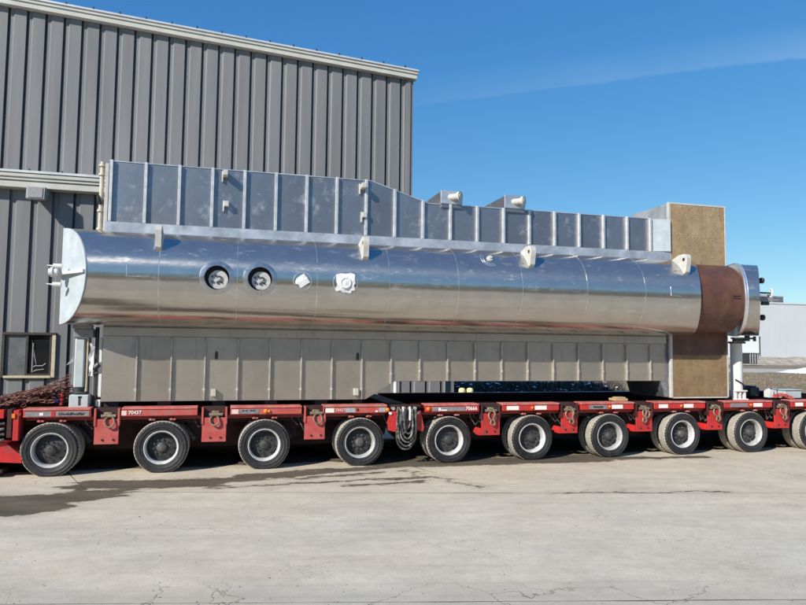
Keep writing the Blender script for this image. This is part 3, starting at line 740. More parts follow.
def bracket(T, x0, x1, flared, k):
    xm = (x0 + x1) / 2 + (.02 if not flared else 0); r = random.Random(k)
    b = MB(); b.box(x0, x1, .015, .04, .437, .80, c=.004)
    pl = b.build('bracket_plate', MT['redfade'] if not flared else MT['red'], T)
    if flared:
        b = MB(); b.prism([(x0 - .005, .44), (x0 - .05, .44), (x0 - .05, .455), (x0 - .005, .55)], 'y', .02, .30); b.build('flare_plate', MT['red'], T)
    b = MB()
    for s in (-1, 1):
        b = MB(); b.cyl((xm + s * .075, .004, .50), (xm + s * .075, .018, .50), .016, 10); b.build('bolt_hole', MT['blacksign'], pl)
    # recess housing under the deck and side cheeks
    b = MB(); b.box(x0, x1, .06, .30, .74, .955); b.build('recess', MT['reddark'], T)
    for s, xa in ((0, x0 - .01), (1, x1 - .02)):
        b = MB(); b.box(xa, xa + .03, .0, .10, .70, .955, c=.004); b.build('cheek', MT['redfade'] if not flared else MT['reddark'], T)
    # lashing ring hung on its pin
    b = MB(); rr = .078; tilt = r.uniform(-.25, .25)
    pts = [(xm + rr * math.sin(a) * .85 + tilt * .1, -.012 + .02 * math.cos(a), .775 - rr * (1 - math.cos(a)) * .95 + .06) for a in [2 * math.pi * i / 18 for i in range(18)]]
    b.tube(pts, .0135, 7, closed=True)
    ring = b.build('lashing_ring', MT['hook'], T)
    b = MB(); b.cyl((xm - .10, .01, .845), (xm + .10, .01, .845), .026, 10); b.box(xm - .06, xm + .05, -.005, .05, .82, .90, c=.008); b.build('ring_pin', MT['hook'], ring)
    if flared:
        b = MB(); x_ = xm + r.uniform(-.04, .03)
        pts = [(x_ - .05, -.01, .90), (x_ + .02, -.03, .87), (x_ + .05, -.035, .80), (x_ + .02, -.04, .72), (x_ + .05, -.03, .64), (x_ + .02, -.03, .60), (x_ - .03, -.03, .63), (x_ - .02, -.03, .69)]
        b.tube(pts, [.015, .018, .02, .017, .017, .017, .014, .01], 7); b.build('chain_hook', MT['hook'], T)

def rail(T, x0, x1, faded=False):
    b = MB(); b.box(x0, x1, .0, .10, .838, .932, c=.005); r_ = b.build('side_rail', MT['redfade'] if faded else MT['red'], T)
    n = int((x1 - x0) / .22); b = MB()
    for k in range(1, n): b.cyl((x0 + (x1 - x0) * k / n, -.006, .849), (x0 + (x1 - x0) * k / n, .0, .849), .007, 6)
    b.build('rail_bolts', MT['redlip'], r_, kind='stuff')
    b = MB(); b.box(x0, x1, -.012, .25, .936, .966, c=.004); b.build('rail_lip', MT['redlip'], T); return r_
def sticker(T, name, x0, x1, mat, z0=.852, z1=.920):
    b = MB(); b.box(x0, x1, -.006, -.001, z0, z1); return b.build(name, mat, T)
def lampp(T, x, z=.888, r_=.030):
    b = MB(); b.lathe([(r_ * 1.15, .0), (r_ * 1.15, -.010), (r_, -.018), (r_ * .6, -.027), (0, -.030)], (x, 0, z), (0, 1, 0), 14); b.build('marker_lamp', MT['orange'], T)

def trailer(name, loc, label, x0, x1, axles, brk, rails, faded):
    T = thing(name, loc, label, 'trailer', 'coupled red trailer modules')
    b = MB(); b.box(x0, x1, .165, 2.835, .875, .95); b.build('deck', MT['deck'], T)
    b = MB(); b.box(x0 + .05, x1 - .05, .75, 2.25, .27, .872); b.box(x0 + .02, x1 - .02, .32, .42, .70, .872); b.box(x0 + .02, x1 - .02, 2.58, 2.68, .70, .872)  # spine reaches low to block light under the deck
    for s in range(int((x1 - x0) / .75)): b.box(x0 + .3 + s * .75, x0 + .36 + s * .75, .42, .748, .62, .87)
    b.build('chassis', MT['reddark'], T)
    for a in axles:
        turn = random.uniform(-.012, .012)
        add_wheel(T, a, .012, turn); add_wheel(T, a, .25, turn, detail=False)
        add_wheel(T, a, 2.99, 0, True, False); add_wheel(T, a, 2.75, 0, True, False)
        b = MB(); b.tube([(a, .2, .37), (a, .9, .37)], .075, 12); b.tube([(a, .45, .40), (a + .05, .62, .62), (a + .05, .66, .86)], .10, 10)
        b.build('axle', MT['reddark'], T)
        for s in (-1, 1):
            b = MB(); xx = a + s * .145; b.box(xx - .045, xx + .045, .05, .16, .765, .80, c=.006); b.cyl((xx - .02, .04, .785), (xx - .02, .1, .785), .016, 8); b.build('guard_bracket', MT['redlip'], T)
    for a in axles:   # swing arm, ram and brake lines of each axle
        b = MB(); b.prism([(a + .22, .30), (a + .52, .44), (a + .58, .86), (a + .40, .86), (a + .30, .60), (a + .10, .46)], 'y', .50, .62); b.build('swing_arm', MT['reddark'], T)
        b = MB(); b.tube([(a + .46, .44, .42), (a + .30, .46, .62)], .045, 10); b.tube([(a + .30, .46, .62), (a + .20, .47, .78)], .026, 8); b.build('hydraulic_ram', MT['hubm'], T)
        for q_ in range(3):
            r = random.Random(int(a * 10) + q_ * 7 + 5); xa = a + .42 + .1 * q_; b = MB()
            b.tube([(xa, .16 + .03 * q_, .85), (xa + r.uniform(-.05, .05), .15, .74), (xa + .10, .18, .62 + r.uniform(-.06, .06)), (xa + .22, .22, .70), (xa + .28, .25, .84)], .011, 6); b.build('brake_hose', MT['hose'], T)
    for yy, zz in ((.118, .822), (.135, .795)):
        b = MB(); b.tube([(x0 + .1, yy, zz), ((x0 + x1) / 2, yy, zz - .01), (x1 - .1, yy, zz)], .010, 6); b.build('pipe_run', MT['redfade'], T)
    for k, (a, c) in enumerate(brk): bracket(T, a, c, not faded, k + (0 if faded else 20))
    for a, c in rails: rail(T, a, c, faded)
    b = MB(); b.box(x0, x1, 2.86, 3.0, .84, .95, c=.005); b.build('side_rail', MT['red'], T)
    return T
left = trailer('trailer_module', (2.4, 1.5, 0), 'left red heavy-haul trailer module with faded rails under the vessel\'s deep end', -.45, 5.02, (0, 1.5, 3, 4.5),
               ((.575, .905), (2.07, 2.425), (3.61, 3.93)), ((-.36, .52), (.94, 2.0), (2.48, 3.56), (3.90, 4.93)), True)
right = trailer('trailer_module', (9.7, 1.5, 0), 'right red heavy-haul trailer module with bright red rails, below the brown end plate', 5.46, 15.3, (6, 7.5, 9, 10.5, 12, 13.5, 15),
                ((6.57, 6.90), (8.05, 8.36), (9.53, 9.86), (11.04, 11.36), (12.54, 12.88), (14.03, 14.36)),
                ((5.58, 6.52), (6.94, 8.0), (8.42, 9.48), (9.90, 10.98), (11.40, 12.48), (12.92, 13.97), (14.4, 15.2)), False)
# markings
sticker(left, 'grey_plate', -.33, .0, MT['plate']); sticker(left, 'red_strip', .0, .05, MT['red']); sticker(left, 'grey_plate', .06, .50, MT['plate'])
text_part('maker_lettering', 'Goldhofer', (.085, -.0085, .868), .040, MT['blacksign'], left, 1.55, .25)
sticker(left, 'white_mark', -.15, -.10, MT['reflect'], .865, .905).location.y -= .004; lampp(left, -.42)
sticker(left, 'pale_reflector', .935, 1.005, MT['pinkltr']); text_part('fleet_number', '70437', (1.03, -.008, .868), .052, MT['ltr'], left)
sticker(left, 'red_reflector', 2.50, 2.60, MT['pinkltr']); sticker(left, 'grey_plate', 2.62, 2.90, MT['plate'])
for xx in (2.655, 2.70, 2.77, 2.81): sticker(left, 'black_mark', xx, xx + .03, MT['blacksign'], .892, .908)
for o in left.children:
    if o.name.startswith('black_mark'): o.location.y -= .004
lampp(left, 3.01)
sticker(left, 'pale_reflector', 3.93, 4.07, MT['reflect']); text_part('fleet_number', '70437', (4.09, -.008, .868), .046, MT['pinkltr'], left)
sticker(left, 'grey_plate', 4.25, 4.41, MT['galv']); sticker(left, 'black_mark', 4.435, 4.465, MT['blacksign'], .87, .91); sticker(left, 'white_mark', 4.74, 4.78, MT['reflect'], .85, .875)
sticker(left, 'grey_plate', 4.80, 4.90, MT['galv']); lampp(left, 4.94, .885, .03); lampp(left, 3.06, .885, .02)
lampp(right, 5.63); sticker(right, 'grey_plate', 5.70, 6.27, MT['plate']); sticker(right, 'white_mark', 5.84, 5.95, MT['ltr'], .856, .876); sticker(right, 'white_mark', 5.805, 5.845, MT['ltr'], .856, .905)
for o in right.children:
    if o.name.startswith('white_mark'): o.location.y -= .004
text_part('fleet_number', '70666', (6.275, -.008, .862), .062, MT['ltr'], right, .98)
for a, c in ((7.02, 7.24), (7.54, 7.76), (9.03, 9.25), (9.99, 10.18), (10.52, 10.72), (12.05, 12.25), (13.02, 13.2)): sticker(right, 'white_reflector', a, c, MT['reflect'])
for a in (7.49, 8.985, 10.46, 11.99): lampp(right, a, .888, .02)
sticker(right, 'grey_plate', 8.58, 8.94, MT['plate']); sticker(right, 'black_plate', 11.53, 11.92, MT['plate'])
sticker(right, 'black_mark', 8.66, 8.86, MT['blacksign'], .875, .897)
for o in right.children:
    if o.name.startswith('black_mark'): o.location.y -= .004
# coupling between the modules: cheeks, lock flaps, hanging hydraulic hoses
for T, xa, xb, tl in ((left, 4.95, 5.09, .04), (right, 5.41, 5.55, -.05)):
    b = MB(); b.prism([(xa, .56), (xb - .02, .53), (xb, .60), (xb - .01 + tl, .86), (xa + tl, .86), (xa - .01, .70)], 'y', -.03, .02)
    fl = b.build('lock_flap', MT['red'], T)
    b = MB(); b.cyl(((xa + xb) / 2 - .04, -.05, .83), ((xa + xb) / 2 - .04, .0, .83), .022, 10); b.build('flap_pin', MT['reflect'], fl)
b = MB(); b.box(5.10, 5.40, .06, 2.9, .55, .93); b.box(5.0, 5.5, -.005, .10, .925, .96, c=.004); b.build('coupling_block', MT['reddark'], right)
for k, (xa, xb, zb, y) in enumerate(((5.05, 5.46, .24, -.03), (5.08, 5.43, .30, -.06), (5.12, 5.42, .36, -.02), (5.14, 5.36, .43, -.07), (5.18, 5.38, .50, -.04), (5.10, 5.34, .57, -.08), (5.20, 5.42, .62, -.06), (5.06, 5.30, .47, .02))):
    r = random.Random(k + 70); pts = []
    for i in range(15):
        t = i / 14; u = math.cos(math.pi * t)
        pts.append(((xa + xb) / 2 - u * (xb - xa) / 2 * (1 - .25 * max(0, 1 - math.sin(math.pi * t) * 1.3)), y + .05 * math.sin(3 * t + k), .90 - (.90 - zb) * math.sin(math.pi * t) ** .6))
    b = MB(); b.tube(pts, .0165 if k < 5 else .013, 8); b.build('hydraulic_hose', MT['hose'], right)
for k, xa in enumerate((5.185, 5.30)):
    b = MB(); b.tube([(xa, -.05, .93), (xa, -.075, .86), (xa, -.07, .72)], .020, 10); b.build('hose_coupling', MT['whitepaint'], right)
for k in range(5):
    b = MB(); xa = 5.03 + .09 * k; b.cyl((xa, -.04, .905), (xa, .06, .905), .028, 10); b.build('pipe_union', MT['hook'] if k % 2 else MT['galv'], right)

# gooseneck / next unit at the left edge of the picture
gn = thing('trailer_gooseneck', (-1.8, 1.5, 0), 'red coupling end of the trailer at the left edge, sloping down to the ground', 'trailer')
b = MB(); b.box(-4.2, -.50, .20, 2.8, .72, .95); b.build('deck', MT['deck'], gn)
b = MB(); b.box(-.475, -.40, -.03, .25, .52, .945, c=.008); b.build('end_post', MT['red'], gn)
b = MB(); b.box(-.555, -.49, -.02, .2, .56, .96, c=.008); b.build('end_post', MT['reddark'], gn)
lp = MB(); lp.box(-.49, -.45, -.05, -.031, .84, .90); lp.build('marker_lamp', MT['orange'], gn)
b = MB(); b.prism([(-3.6, .22), (-.62, .22), (-.36, .20), (-.36, .30), (-.56, .48), (-.85, .50), (-3.6, .50)], 'y', .03, .5); b.build('drawbar', MT['red'], gn)
b = MB(); b.box(-4.2, -.6, -.005, .1, .83, .95, c=.005); b.build('side_rail', MT['red'], gn)
b = MB(); b.box(-3.8, -.58, .55, 2.4, .25, .71); b.build('chassis', MT['reddark'], gn)
for k in range(4):
    b = MB(); z = .52 + .075 * k; b.tube([(-1.0, -.01, z + .03), (-.75, -.03, z), (-.58, -.02, z + .02)], .018, 8); b.build('hydraulic_hose', MT['hose'], gn)
b = MB(); b.box(-4.2, -.6, .03, .4, .06, .10, c=.01); b.build('skid_plate', MT['reddark'], gn)

# ================================================================== BOILER VESSEL
YT, ZT, RD = .95, 2.952, .757
YP = 1.15                                             # front plane of the casing
boi = thing('boiler_vessel', (6, 1.3, .96), 'huge boiler vessel: polished silver drum on a tall ribbed casing with a brown end plate', 'boiler')
def ztop(x):
    if x < 4.85: return 4.905
    if x < 5.95: return 4.905 + (x - 4.85) / 1.10 * (4.565 - 4.905)
    return 4.565
b = MB(); YB = 2.35
b.prism([(.46, .962), (4.81, .962), (5.35, 1.28), (10.86, 1.28), (10.96, .962), (11.06, .962), (11.06, 4.55), (5.95, 4.55), (4.85, 4.89), (.46, 4.89)], 'y', YP, YB)
b.build('casing', MT['casing'], boi)
# front sheets between the stiffeners, above and below the drum
FX = [.49 + .5345 * k for k in range(20)]
for k in range(20):
    xa = FX[k]; xb = FX[k + 1] if k < 19 else 11.05
    tw = random.uniform(-.004, .004); bow = random.uniform(.002, .007)
    if k < 19:
        b = MB(); n = 6; v = []; f = []
        for i in range(n + 1):
            t = i / n; x = xa + .012 + (xb - xa - .024) * t; y = YP - .006 - bow * math.sin(math.pi * t) + tw * (t - .5) * 2
            v += [(x, y, 3.90), (x, y - .004, 4.4), (x, y, ztop(x) - .006)]
        for i in range(n):
            for j in range(2): f.append((3 * i + j, 3 * i + 3 + j, 3 * i + 4 + j, 3 * i + 1 + j))
        b.add(v, f, 0, True); b.build('casing_panel', MT['casing'], boi)
for k in range(-1, 20):
    xa = .455 + .5345 * k if k > 0 else .46; xb = .455 + .5345 * (k + 1)
    if k == -1: continue
    xb = min(xb, 10.97)
    if xb - xa < .1: continue
    tw = random.uniform(-.004, .004); bow = random.uniform(.001, .006)
    def zb(x): return .968 if x <= 4.81 else (.968 + (x - 4.81) / .54 * .318 if x < 5.35 else 1.286)
    b = MB(); v = []; f = []; n = 6
    for i in range(n + 1):
        t = i / n; x = xa + .008 + (xb - xa - .016) * t; y = YP - .006 - bow * math.sin(math.pi * t) + tw * (t - .5) * 2
        v += [(x, y, zb(x)), (x, y - .003, 1.6), (x, y, 2.02)]
    for i in range(n):
        for j in range(2): f.append((3 * i + j, 3 * i + 3 + j, 3 * i + 4 + j, 3 * i + 1 + j))
    b.add(v, f, 0, True); b.build('lower_casing_panel', MT['lowcasing'], boi)
for k, x in enumerate(FX):
    b = MB(); z1 = ztop(x) + (.012 if x < 5.9 else .005)
    b.box(x - .024, x + .024, YP - .066, YP - .002, 3.895, z1, c=.004); b.build('stiffener', MT['fin'], boi)
for k in range(1, 20):
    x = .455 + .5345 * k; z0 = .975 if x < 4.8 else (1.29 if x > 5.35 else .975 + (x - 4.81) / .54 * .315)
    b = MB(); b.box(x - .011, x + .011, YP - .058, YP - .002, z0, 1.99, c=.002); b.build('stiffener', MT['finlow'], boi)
    b = MB(); b.box(x - .030, x + .012, YP - .062, YP - .0585, z0 + .16, z0 + .20); b.build('weld_tab', MT['lug'], boi)
for x in (2.24, 4.66):
    b = MB(); b.box(x - .025, x + .025, YP - .03, YP - .008, 1.66, 1.76, c=.004); b.cyl((x, YP - .035, 1.77), (x, YP - .008, 1.77), .02, 8); b.build('lifting_tag', MT['darkmetal'], boi)
    b = MB(); b.box(x - .07, x + .01, YP - .10, YP - .008, 1.04, 1.16, c=.006); b.build('weld_block', MT['lug'], boi)
# ledge strips above and below the drum
b = MB(); b.box(.42, 11.06, YP - .10, YP - .003, 3.66, 3.885, c=.004); st = b.build('ledge_strip', MT['galv'], boi)
for k in range(22):
    x = .75 + .47 * k; b = MB(); b.box(x, x + .10, YP - .106, YP - .1005, 3.70, 3.712); b.build('strip_slot', MT['darkmetal'], st)
b = MB(); b.box(.46, 10.98, YP - .05, YP - .003, 2.03, 2.17, c=.004); b.build('ledge_strip', MT['lowcasing'], boi)
b = MB(); b.prism([(.44, 4.90), (4.85, 4.90), (5.95, 4.56), (10.63, 4.56), (10.63, 4.575), (5.955, 4.575), (4.855, 4.915), (.44, 4.915)], 'y', YP - .02, YB); b.build('top_flange', MT['galv'], boi)
b = MB(); b.box(.40, .455, YP - .06, YP + .10, 3.66, 4.85, c=.004); b.build('end_flange', MT['lug'], boi)
b = MB(); b.tube([(.345, YP, 3.5), (.345, YP, 4.88)], .035, 10); 
pipe = b.build('drain_pipe', MT['beigepipe'], boi)
for z in (3.75, 4.05, 4.25, 4.65, 4.80):
    b = MB(); b.cyl((.345, YP, z), (.345, YP, z + .03), .058, 12); b.cyl((.30, YP, z + .01), (.46, YP, z + .01), .012, 6); b.build('pipe_flange', MT['beigepipe'], pipe)
b = MB(); b.tube([(.345, YP - .02, 4.18), (.32, YP - .06, 4.22), (.31, YP - .08, 4.30)], .03, 8); b.build('pipe_valve', MT['darkmetal'], pipe)
# slanted last bay; its white colour stands in for sun glare
b = MB(); b.add([(10.62, YP - .01, 3.90), (11.055, YP - .13, 3.90), (11.055, YP - .13, 4.555), (10.62, YP - .01, 4.555)], [(0, 1, 2, 3)]); b.build('slanted_glare_panel', MT['whitefrost'], boi)
# chamber with the brown plate
b = MB(); b.box(11.06, 12.42, 1.106, YB, .945, 4.90); b.build('chamber', MT['galv'], boi)
b = MB(); b.box(11.10, 12.40, 1.072, 1.104, 3.0, 4.885, c=.004); pl = b.build('end_plate', MT['tan'], boi)
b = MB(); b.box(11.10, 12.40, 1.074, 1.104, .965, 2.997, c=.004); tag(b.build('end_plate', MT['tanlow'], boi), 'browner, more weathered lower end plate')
b = MB(); b.box(11.045, 11.098, 1.062, 1.12, .95, 4.925, c=.004); b.box(12.402, 12.43, 1.066, 1.12, .95, 4.925, c=.003); b.box(11.098, 12.402, 1.068, 1.12, 4.888, 4.925, c=.003); b.box(11.098, 12.402, 1.068, 1.12, .935, .962, c=.003); b.build('plate_edge', MT['lug'], boi)
r = random.Random(3); b = MB()
for z, n in ((4.83, 9), (4.71, 6), (4.25, 9), (4.16, 6), (3.85, 3)):
    for i in range(n):
        xx = 11.18 + 1.15 * (i + r.uniform(.2, .8)) / n; zz = z + r.uniform(-.03, .03)
        b.lathe([(.022, 0), (.018, -.005), (.008, -.007), (0, -.007)], (xx, 1.072, zz), (0, 1, 0), 8)
b.build('weld_studs', MT['tan'], pl, kind='stuff')
b = MB(); b.prism([(11.10, 2.4), (11.10, 1.81), (12.20, 1.81), (12.31, 1.84), (12.37, 1.91), (12.395, 2.02), (12.395, 2.4)], 'y', 1.055, 1.0715); b.build('drum_shade_plate', MT['rust'], boi)  # dark rust sheet standing in for the drum's shade on the end plate
# nozzles on the top edge
for x0 in (6.18, 7.46):
    b = MB(); b.box(x0, x0 + .41, 1.10, 2.2, 4.50, 4.81, c=.004); nzl = b.build('nozzle_duct', MT['casing'], boi)
    b = MB(); b.box(x0 - .01, x0 + .42, 1.085, 1.098, 4.575, 4.825, c=.003); b.build('nozzle_plate', MT['galv'], nzl)
    b = MB(); b.lathe([(0, -.21), (.05, -.21), (.052, -.20), (.085, -.20), (.085, -.15), (.06, -.15), (.06, .08)], (x0 + .20, 1.09, 4.70), (-.62, .78, 0), 18); b.build('nozzle_cap', MT['lug'], nzl)
# little clips on the upper casing
for x, z, l in ((2.31, 4.80, .19), (2.34, 4.29, .09), (4.70, 4.76, .19), (4.74, 4.25, .08)):
    b = MB(); b.box(x - .05, x + .03, YP - .03 - l, YP - .012, z - .035, z + .055, c=.006); b.box(x - .07, x - .045, YP - .06, YP - .012, z - .12, z + .07, c=.004); b.build('lifting_clip', MT['lug'], boi)

# the load rides with the drum overhanging the near rail; everything above was drawn on a 1:1.063 template
def settle(o, loc, sc): o.location = loc; o.scale = sc

# ---- drum: cladding sheets joined by seam bands
seams = [1.36, 2.53, 3.79, 5.0, 6.22, 7.41, 8.69, 9.89]
NA = 96
def ring_pts(xfun, R, n=NA):
    out = []
    for k in range(n):
        a = 2 * math.pi * k / n; y = YT - R * math.cos(a); z = ZT + R * math.sin(a)
        out.append((xfun(max(0.0, math.cos(a))), y, z))
    return out
def solid(b, xa, xb, R, mi=0, n=NA, capa=True, capb=True, mi_cap=0):
    A = ring_pts(xa, R, n); B = ring_pts(xb, R, n); base = len(b.v)
    b.add(A + B, [(k, n + k, n + (k + 1) % n, (k + 1) % n) for k in range(n)], mi, True)
    # end caps folded on the vertical diameter, so a mitred front half stays flat
    q = n // 4
    front = list(range(n - q, n)) + list(range(0, q + 1)); back = list(range(q, n - q + 1))
    if capa: b.add([A[i] for i in front], [tuple(range(len(front)))], mi_cap); b.add([A[i] for i in back], [tuple(range(len(back)))], mi_cap)
    if capb: b.add([B[i] for i in front], [tuple(range(len(front)))[::-1]], mi_cap); b.add([B[i] for i in back], [tuple(range(len(back)))[::-1]], mi_cap)
edges = [None] + seams + [None]
PORTS = [(2.22, 2.95), (2.88, 2.955)]
XL = lambda c: -.13 + .49 * c
XR = lambda c: 11.45 - .36 * c
const = lambda v: (lambda c: v)
for k in range(9):
    fa = XL if k == 0 else const(edges[k] + .0015); fb = XR if k == 8 else const(edges[k + 1] - .0015)
    b = MB(); solid(b, fa, fb, RD + (.0012 if k % 2 else -.0008))
    o = b.build('cladding_sheet', MT['clad'], boi, recalc=True)
    cs = []
    for px, pz in PORTS:
        if (edges[k] or -1) < px + .2 and px - .2 < (edges[k + 1] or 20):
            c = MB(); c.lathe([(0, 0), (.188, 0), (.188, .60), (0, .60)], (px, -.1, pz), (0, 1, 0), 40); cs.append(c.build('cutter', MT['darkmetal'], None, recalc=True))
    if cs:
        cut(o, cs)
        for pgn in o.data.polygons: pass
for x in seams:
    b = MB(); solid(b, const(x - .0055), const(x + .0055), RD + .0022, capa=True, capb=True); b.build('seam_band', MT['joggle'], boi)
# mitred end plate on the left with gusset bar and pipe stubs
b = MB(); A = ring_pts(lambda c: XL(c) - .004, RD + .002); q = NA // 4
fr = [A[i] for i in list(range(NA - q, NA)) + list(range(0, q + 1))]; nrm = Vector((-.84, -.54, 0)) * .022
b.add(fr + [Vector(p) + nrm for p in fr], [tuple(range(len(fr), 2 * len(fr)))[::-1]] + [(i, i + 1, len(fr) + i + 1, len(fr) + i) for i in range(len(fr) - 1)]); ep = b.build('drum_end', MT['whitefrost'], boi, recalc=True)
b = MB(); b.prism([(-.22, YT - .0), (-.17, YT - .0), (.34, .20), (.30, .17), (.02, .52), (-.22, .80)], 'z', 2.955, 3.0); b.build('gusset_bar', MT['whitepaint'], boi)
b = MB(); b.tube([(-.14, .62, 2.98), (-.26, .62, 2.98)], .055, 14); b.tube([(-.20, .62, 2.98), (-.235, .62, 2.98)], .075, 14); b.build('pipe_stub', MT['whitepaint'], boi)
for z in (3.075, 2.79):
    b = MB(); b.tube([(-.08, .62, z), (-.20, .62, z)], .038, 12); b.tube([(-.20, .62, z), (-.29, .62, z + .01)], [.014, .006], 8); b.build('pipe_stub', MT['whitepaint'], boi)
# ports: ring of scuffed metal, recessed cover with fittings
def oncyl(u, w, px, pz, off): # u along x, w along arc
    a = math.asin((pz - ZT) / RD) + w / RD
    return (px + u, YT - (RD + off) * math.cos(a), ZT + (RD + off) * math.sin(a))
for px, pz in PORTS:
    b = MB(); n = 48; v = []; f = []
    rr = [(.190, .001), (.191, .003), (.200, .0032), (.206, .0025), (.262, .0025), (.266, .001)]
    for rad_, off in rr:
        for k in range(n): v.append(oncyl(rad_ * math.cos(2 * math.pi * k / n), rad_ * math.sin(2 * math.pi * k / n), px, pz, off))
    for i in range(len(rr) - 1):
        for k in range(n): f.append((i * n + k, i * n + (k + 1) % n, (i + 1) * n + (k + 1) % n, (i + 1) * n + k))
    b.add(v, f, 0, True); ring = b.build('port_ring', MT['dullring'], boi, recalc=True)
    yb_ = YT - RD
    b = MB(); b.lathe([(.1875, .035), (.186, .16), (0, .162)], (px, yb_, pz), (0, 1, 0), 40); b.build('port_shade_liner', MT['blacksign'], boi)  # black colour stands in for shade inside the recess
    b = MB()
    b.lathe([(.155, .155), (.153, .10), (.146, .09), (0, .09)], (px + .022, yb_, pz - .026), (0, 1, 0), 32, 0, False); cov = b.build('port_cover', MT['port'], boi)
    b = MB()
    for dx, dz in ((-.07, .02), (-.065, -.06), (-.02, .035), (.01, -.075)): b.cyl((px + dx, yb_ + .091, pz + dz), (px + dx, yb_ + .07, pz + dz), .02, 8)
    b.tube([(px + .02, yb_ + .085, pz + .03), (px + .06, yb_ + .07, pz + .02), (px + .06, yb_ + .07, pz - .02), (px + .02, yb_ + .07, pz - .045), (px + .085, yb_ + .085, pz - .075)], .012, 6)
    b.build('cover_bolts', MT['darkmetal'], cov)
# taped-over openings
def patch(px, pz, outline, off, name, mat):
    b = MB(); n = len(outline); v = [oncyl(0, 0, px, pz, off + .012)] + [oncyl(u, w, px, pz, off + .010 * random.random()) for u, w in outline] + [oncyl(u, w, px, pz, -.002) for u, w in outline]
    f = [(0, 1 + k, 1 + (k + 1) % n) for k in range(n)] + [(1 + k, 1 + n + k, 1 + n + (k + 1) % n, 1 + (k + 1) % n) for k in range(n)]
    b.add(v, f, 0, False); return b.build(name, mat, boi, recalc=True)
patch(3.55, 2.945, [(-.10, .03), (-.045, .075), (.02, .115), (.05, .075), (.07, .05), (.12, -.02), (.06, -.055), (-.03, -.115), (-.065, -.06), (-.11, -.055), (-.115, -.02)], .012, 'tape_patch', MT['tape'])
tp = patch(4.25, 2.935, [(-.155, .13), (-.08, .155), (0, .15), (.09, .165), (.155, .14), (.15, .05), (.165, 0), (.135, -.03), (.16, -.11), (.10, -.12), (.09, -.165), (0, -.15), (-.03, -.16), (-.09, -.115), (-.15, -.14), (-.165, -.10), (-.13, -.04), (-.15, .02)], .014, 'tape_patch', MT['tape'])
b = MB(); b.lathe([(.098, .02), (.094, -.022), (.08, -.03), (.074, -.020), (.045, -.018), (.03, -.026), (0, -.027)], (4.25, YT - RD - .012, 2.935), (0, 1, 0), 26); b.build('taped_flange', MT['tape'], tp)
for px, rr in ((3.55, .145), (4.25, .20)):
    b = MB(); b.tube([oncyl(rr * math.cos(2 * math.pi * k / 40), rr * math.sin(2 * math.pi * k / 40), px, 2.94, .001) for k in range(40)], .005, 5, closed=True); b.build('scribed_ring', MT['galv'], boi)
# small stub with ring
b = MB(); a = math.asin((3.48 - ZT) / RD); dn = Vector((0, -math.cos(a), math.sin(a))); c0 = Vector((6.87, YT, ZT)) + dn * (RD - .01)
b.lathe([(.06, 0), (.06, .03), (.035, .035), (.035, .06), (0, .06)], c0, dn, 14); b.build('vent_stub', MT['lug'], boi)
for rr in (.13, .17):
    b = MB(); b.tube([oncyl(rr * math.cos(t), rr * math.sin(t), 6.87, 3.48, .001) for t in [math.pi * (.75 + .9 * k / 20) for k in range(21)]], .006, 5); b.build('scuff_ring', MT['seam'], boi)
# scribed corners of two marked-out openings
for px in (.92, 10.45):
    b = MB(); b.tube([oncyl(-.02, .10, px, 2.99, .001), oncyl(-.02, -.07, px, 2.99, .001), oncyl(.2, -.07, px, 2.99, .001)], .004, 5); b.build('scribed_corner', MT['seam'], boi)
# lifting lugs: pointed plates standing out of the drum's shoulder, each with an eye
for k, x in enumerate((1.33, 4.60, 7.63, 10.86)):
    b = MB(); pts = []
    def pol(r_, deg): a = rad(deg); return (YT - r_ * math.cos(a), ZT + r_ * math.sin(a))
    pts = [pol(RD - .02, 32), pol(RD + .06, 33), pol(RD + .18, 40), pol(RD + .255, 44), pol(RD + .285, 47.5), pol(RD + .26, 51), pol(RD + .17, 58), pol(RD + .02, 68), pol(RD - .02, 69), pol(RD - .02, 50)]
    b.prism(pts, 'x', x - .045, x + .045); lg = b.build('lifting_lug', MT['lug'], boi)
    b = MB(); wb_ = []
    for i_ in range(19): wb_.append(pol(RD + .004, 33 + 34 * i_ / 18))
    for sx in (-1, 1): b.tube([(x + sx * (.049 + .003 * random.random()), y_, z_) for y_, z_ in wb_], [.009 + .004 * random.random() for _ in wb_], 6)
    b.build('weld_bead', MT['galv'], lg)
    hx = pol(RD + .17, 47.5); b = MB(); b.cyl((x - .048, hx[0], hx[1]), (x + .048, hx[0], hx[1]), .035, 14); b.build('lug_eye', MT['blacksign'], lg)
# bare rusty shell and right-hand end cap
b = MB(); solid(b, const(10.7), const(12.20), .690); b.build('drum_shell', MT['rust'], boi, recalc=True)
b = MB()
for z in (2.965, 2.915):
    v = [oncyl(u, w, 11.98, z, -.064) for u, w in ((-.1, -.012), (.07, -.012), (.07, .012), (-.1, .012))]; b.add(v, [(0, 1, 2, 3)])
b.build('slot_mark', MT['blacksign'], boi)
CL = lambda c: 12.50 - .38 * c
CR = lambda c: 13.08 - .62 * c
b = MB(); solid(b, lambda c: CL(c) + .05, CR, .735); b.build('end_cap', MT['clad'], boi, recalc=True)
b = MB(); solid(b, CL, lambda c: CL(c) + .055, .752); b.build('cap_band', MT['seam'], boi, recalc=True)
b = MB()
for s in range(2):
    pts = ring_pts(lambda c: CL(c) + (-.004 if s == 0 else .056), .748); b.tube(pts, .009, 6, closed=True)
b.build('cap_bead', MT['seam'], boi)
for z in (3.37, 2.60):
    b = MB(); b.tube([(12.9, .9, z), (13.12, .9, z)], .025, 10); b.lathe([(0, -.03), (.05, -.03), (.062, -.015), (.062, .03), (.045, .045), (0, .045)], (13.14, .9, z), (1, 0, 0), 16); b.build('end_knob', MT['darkmetal'], boi)
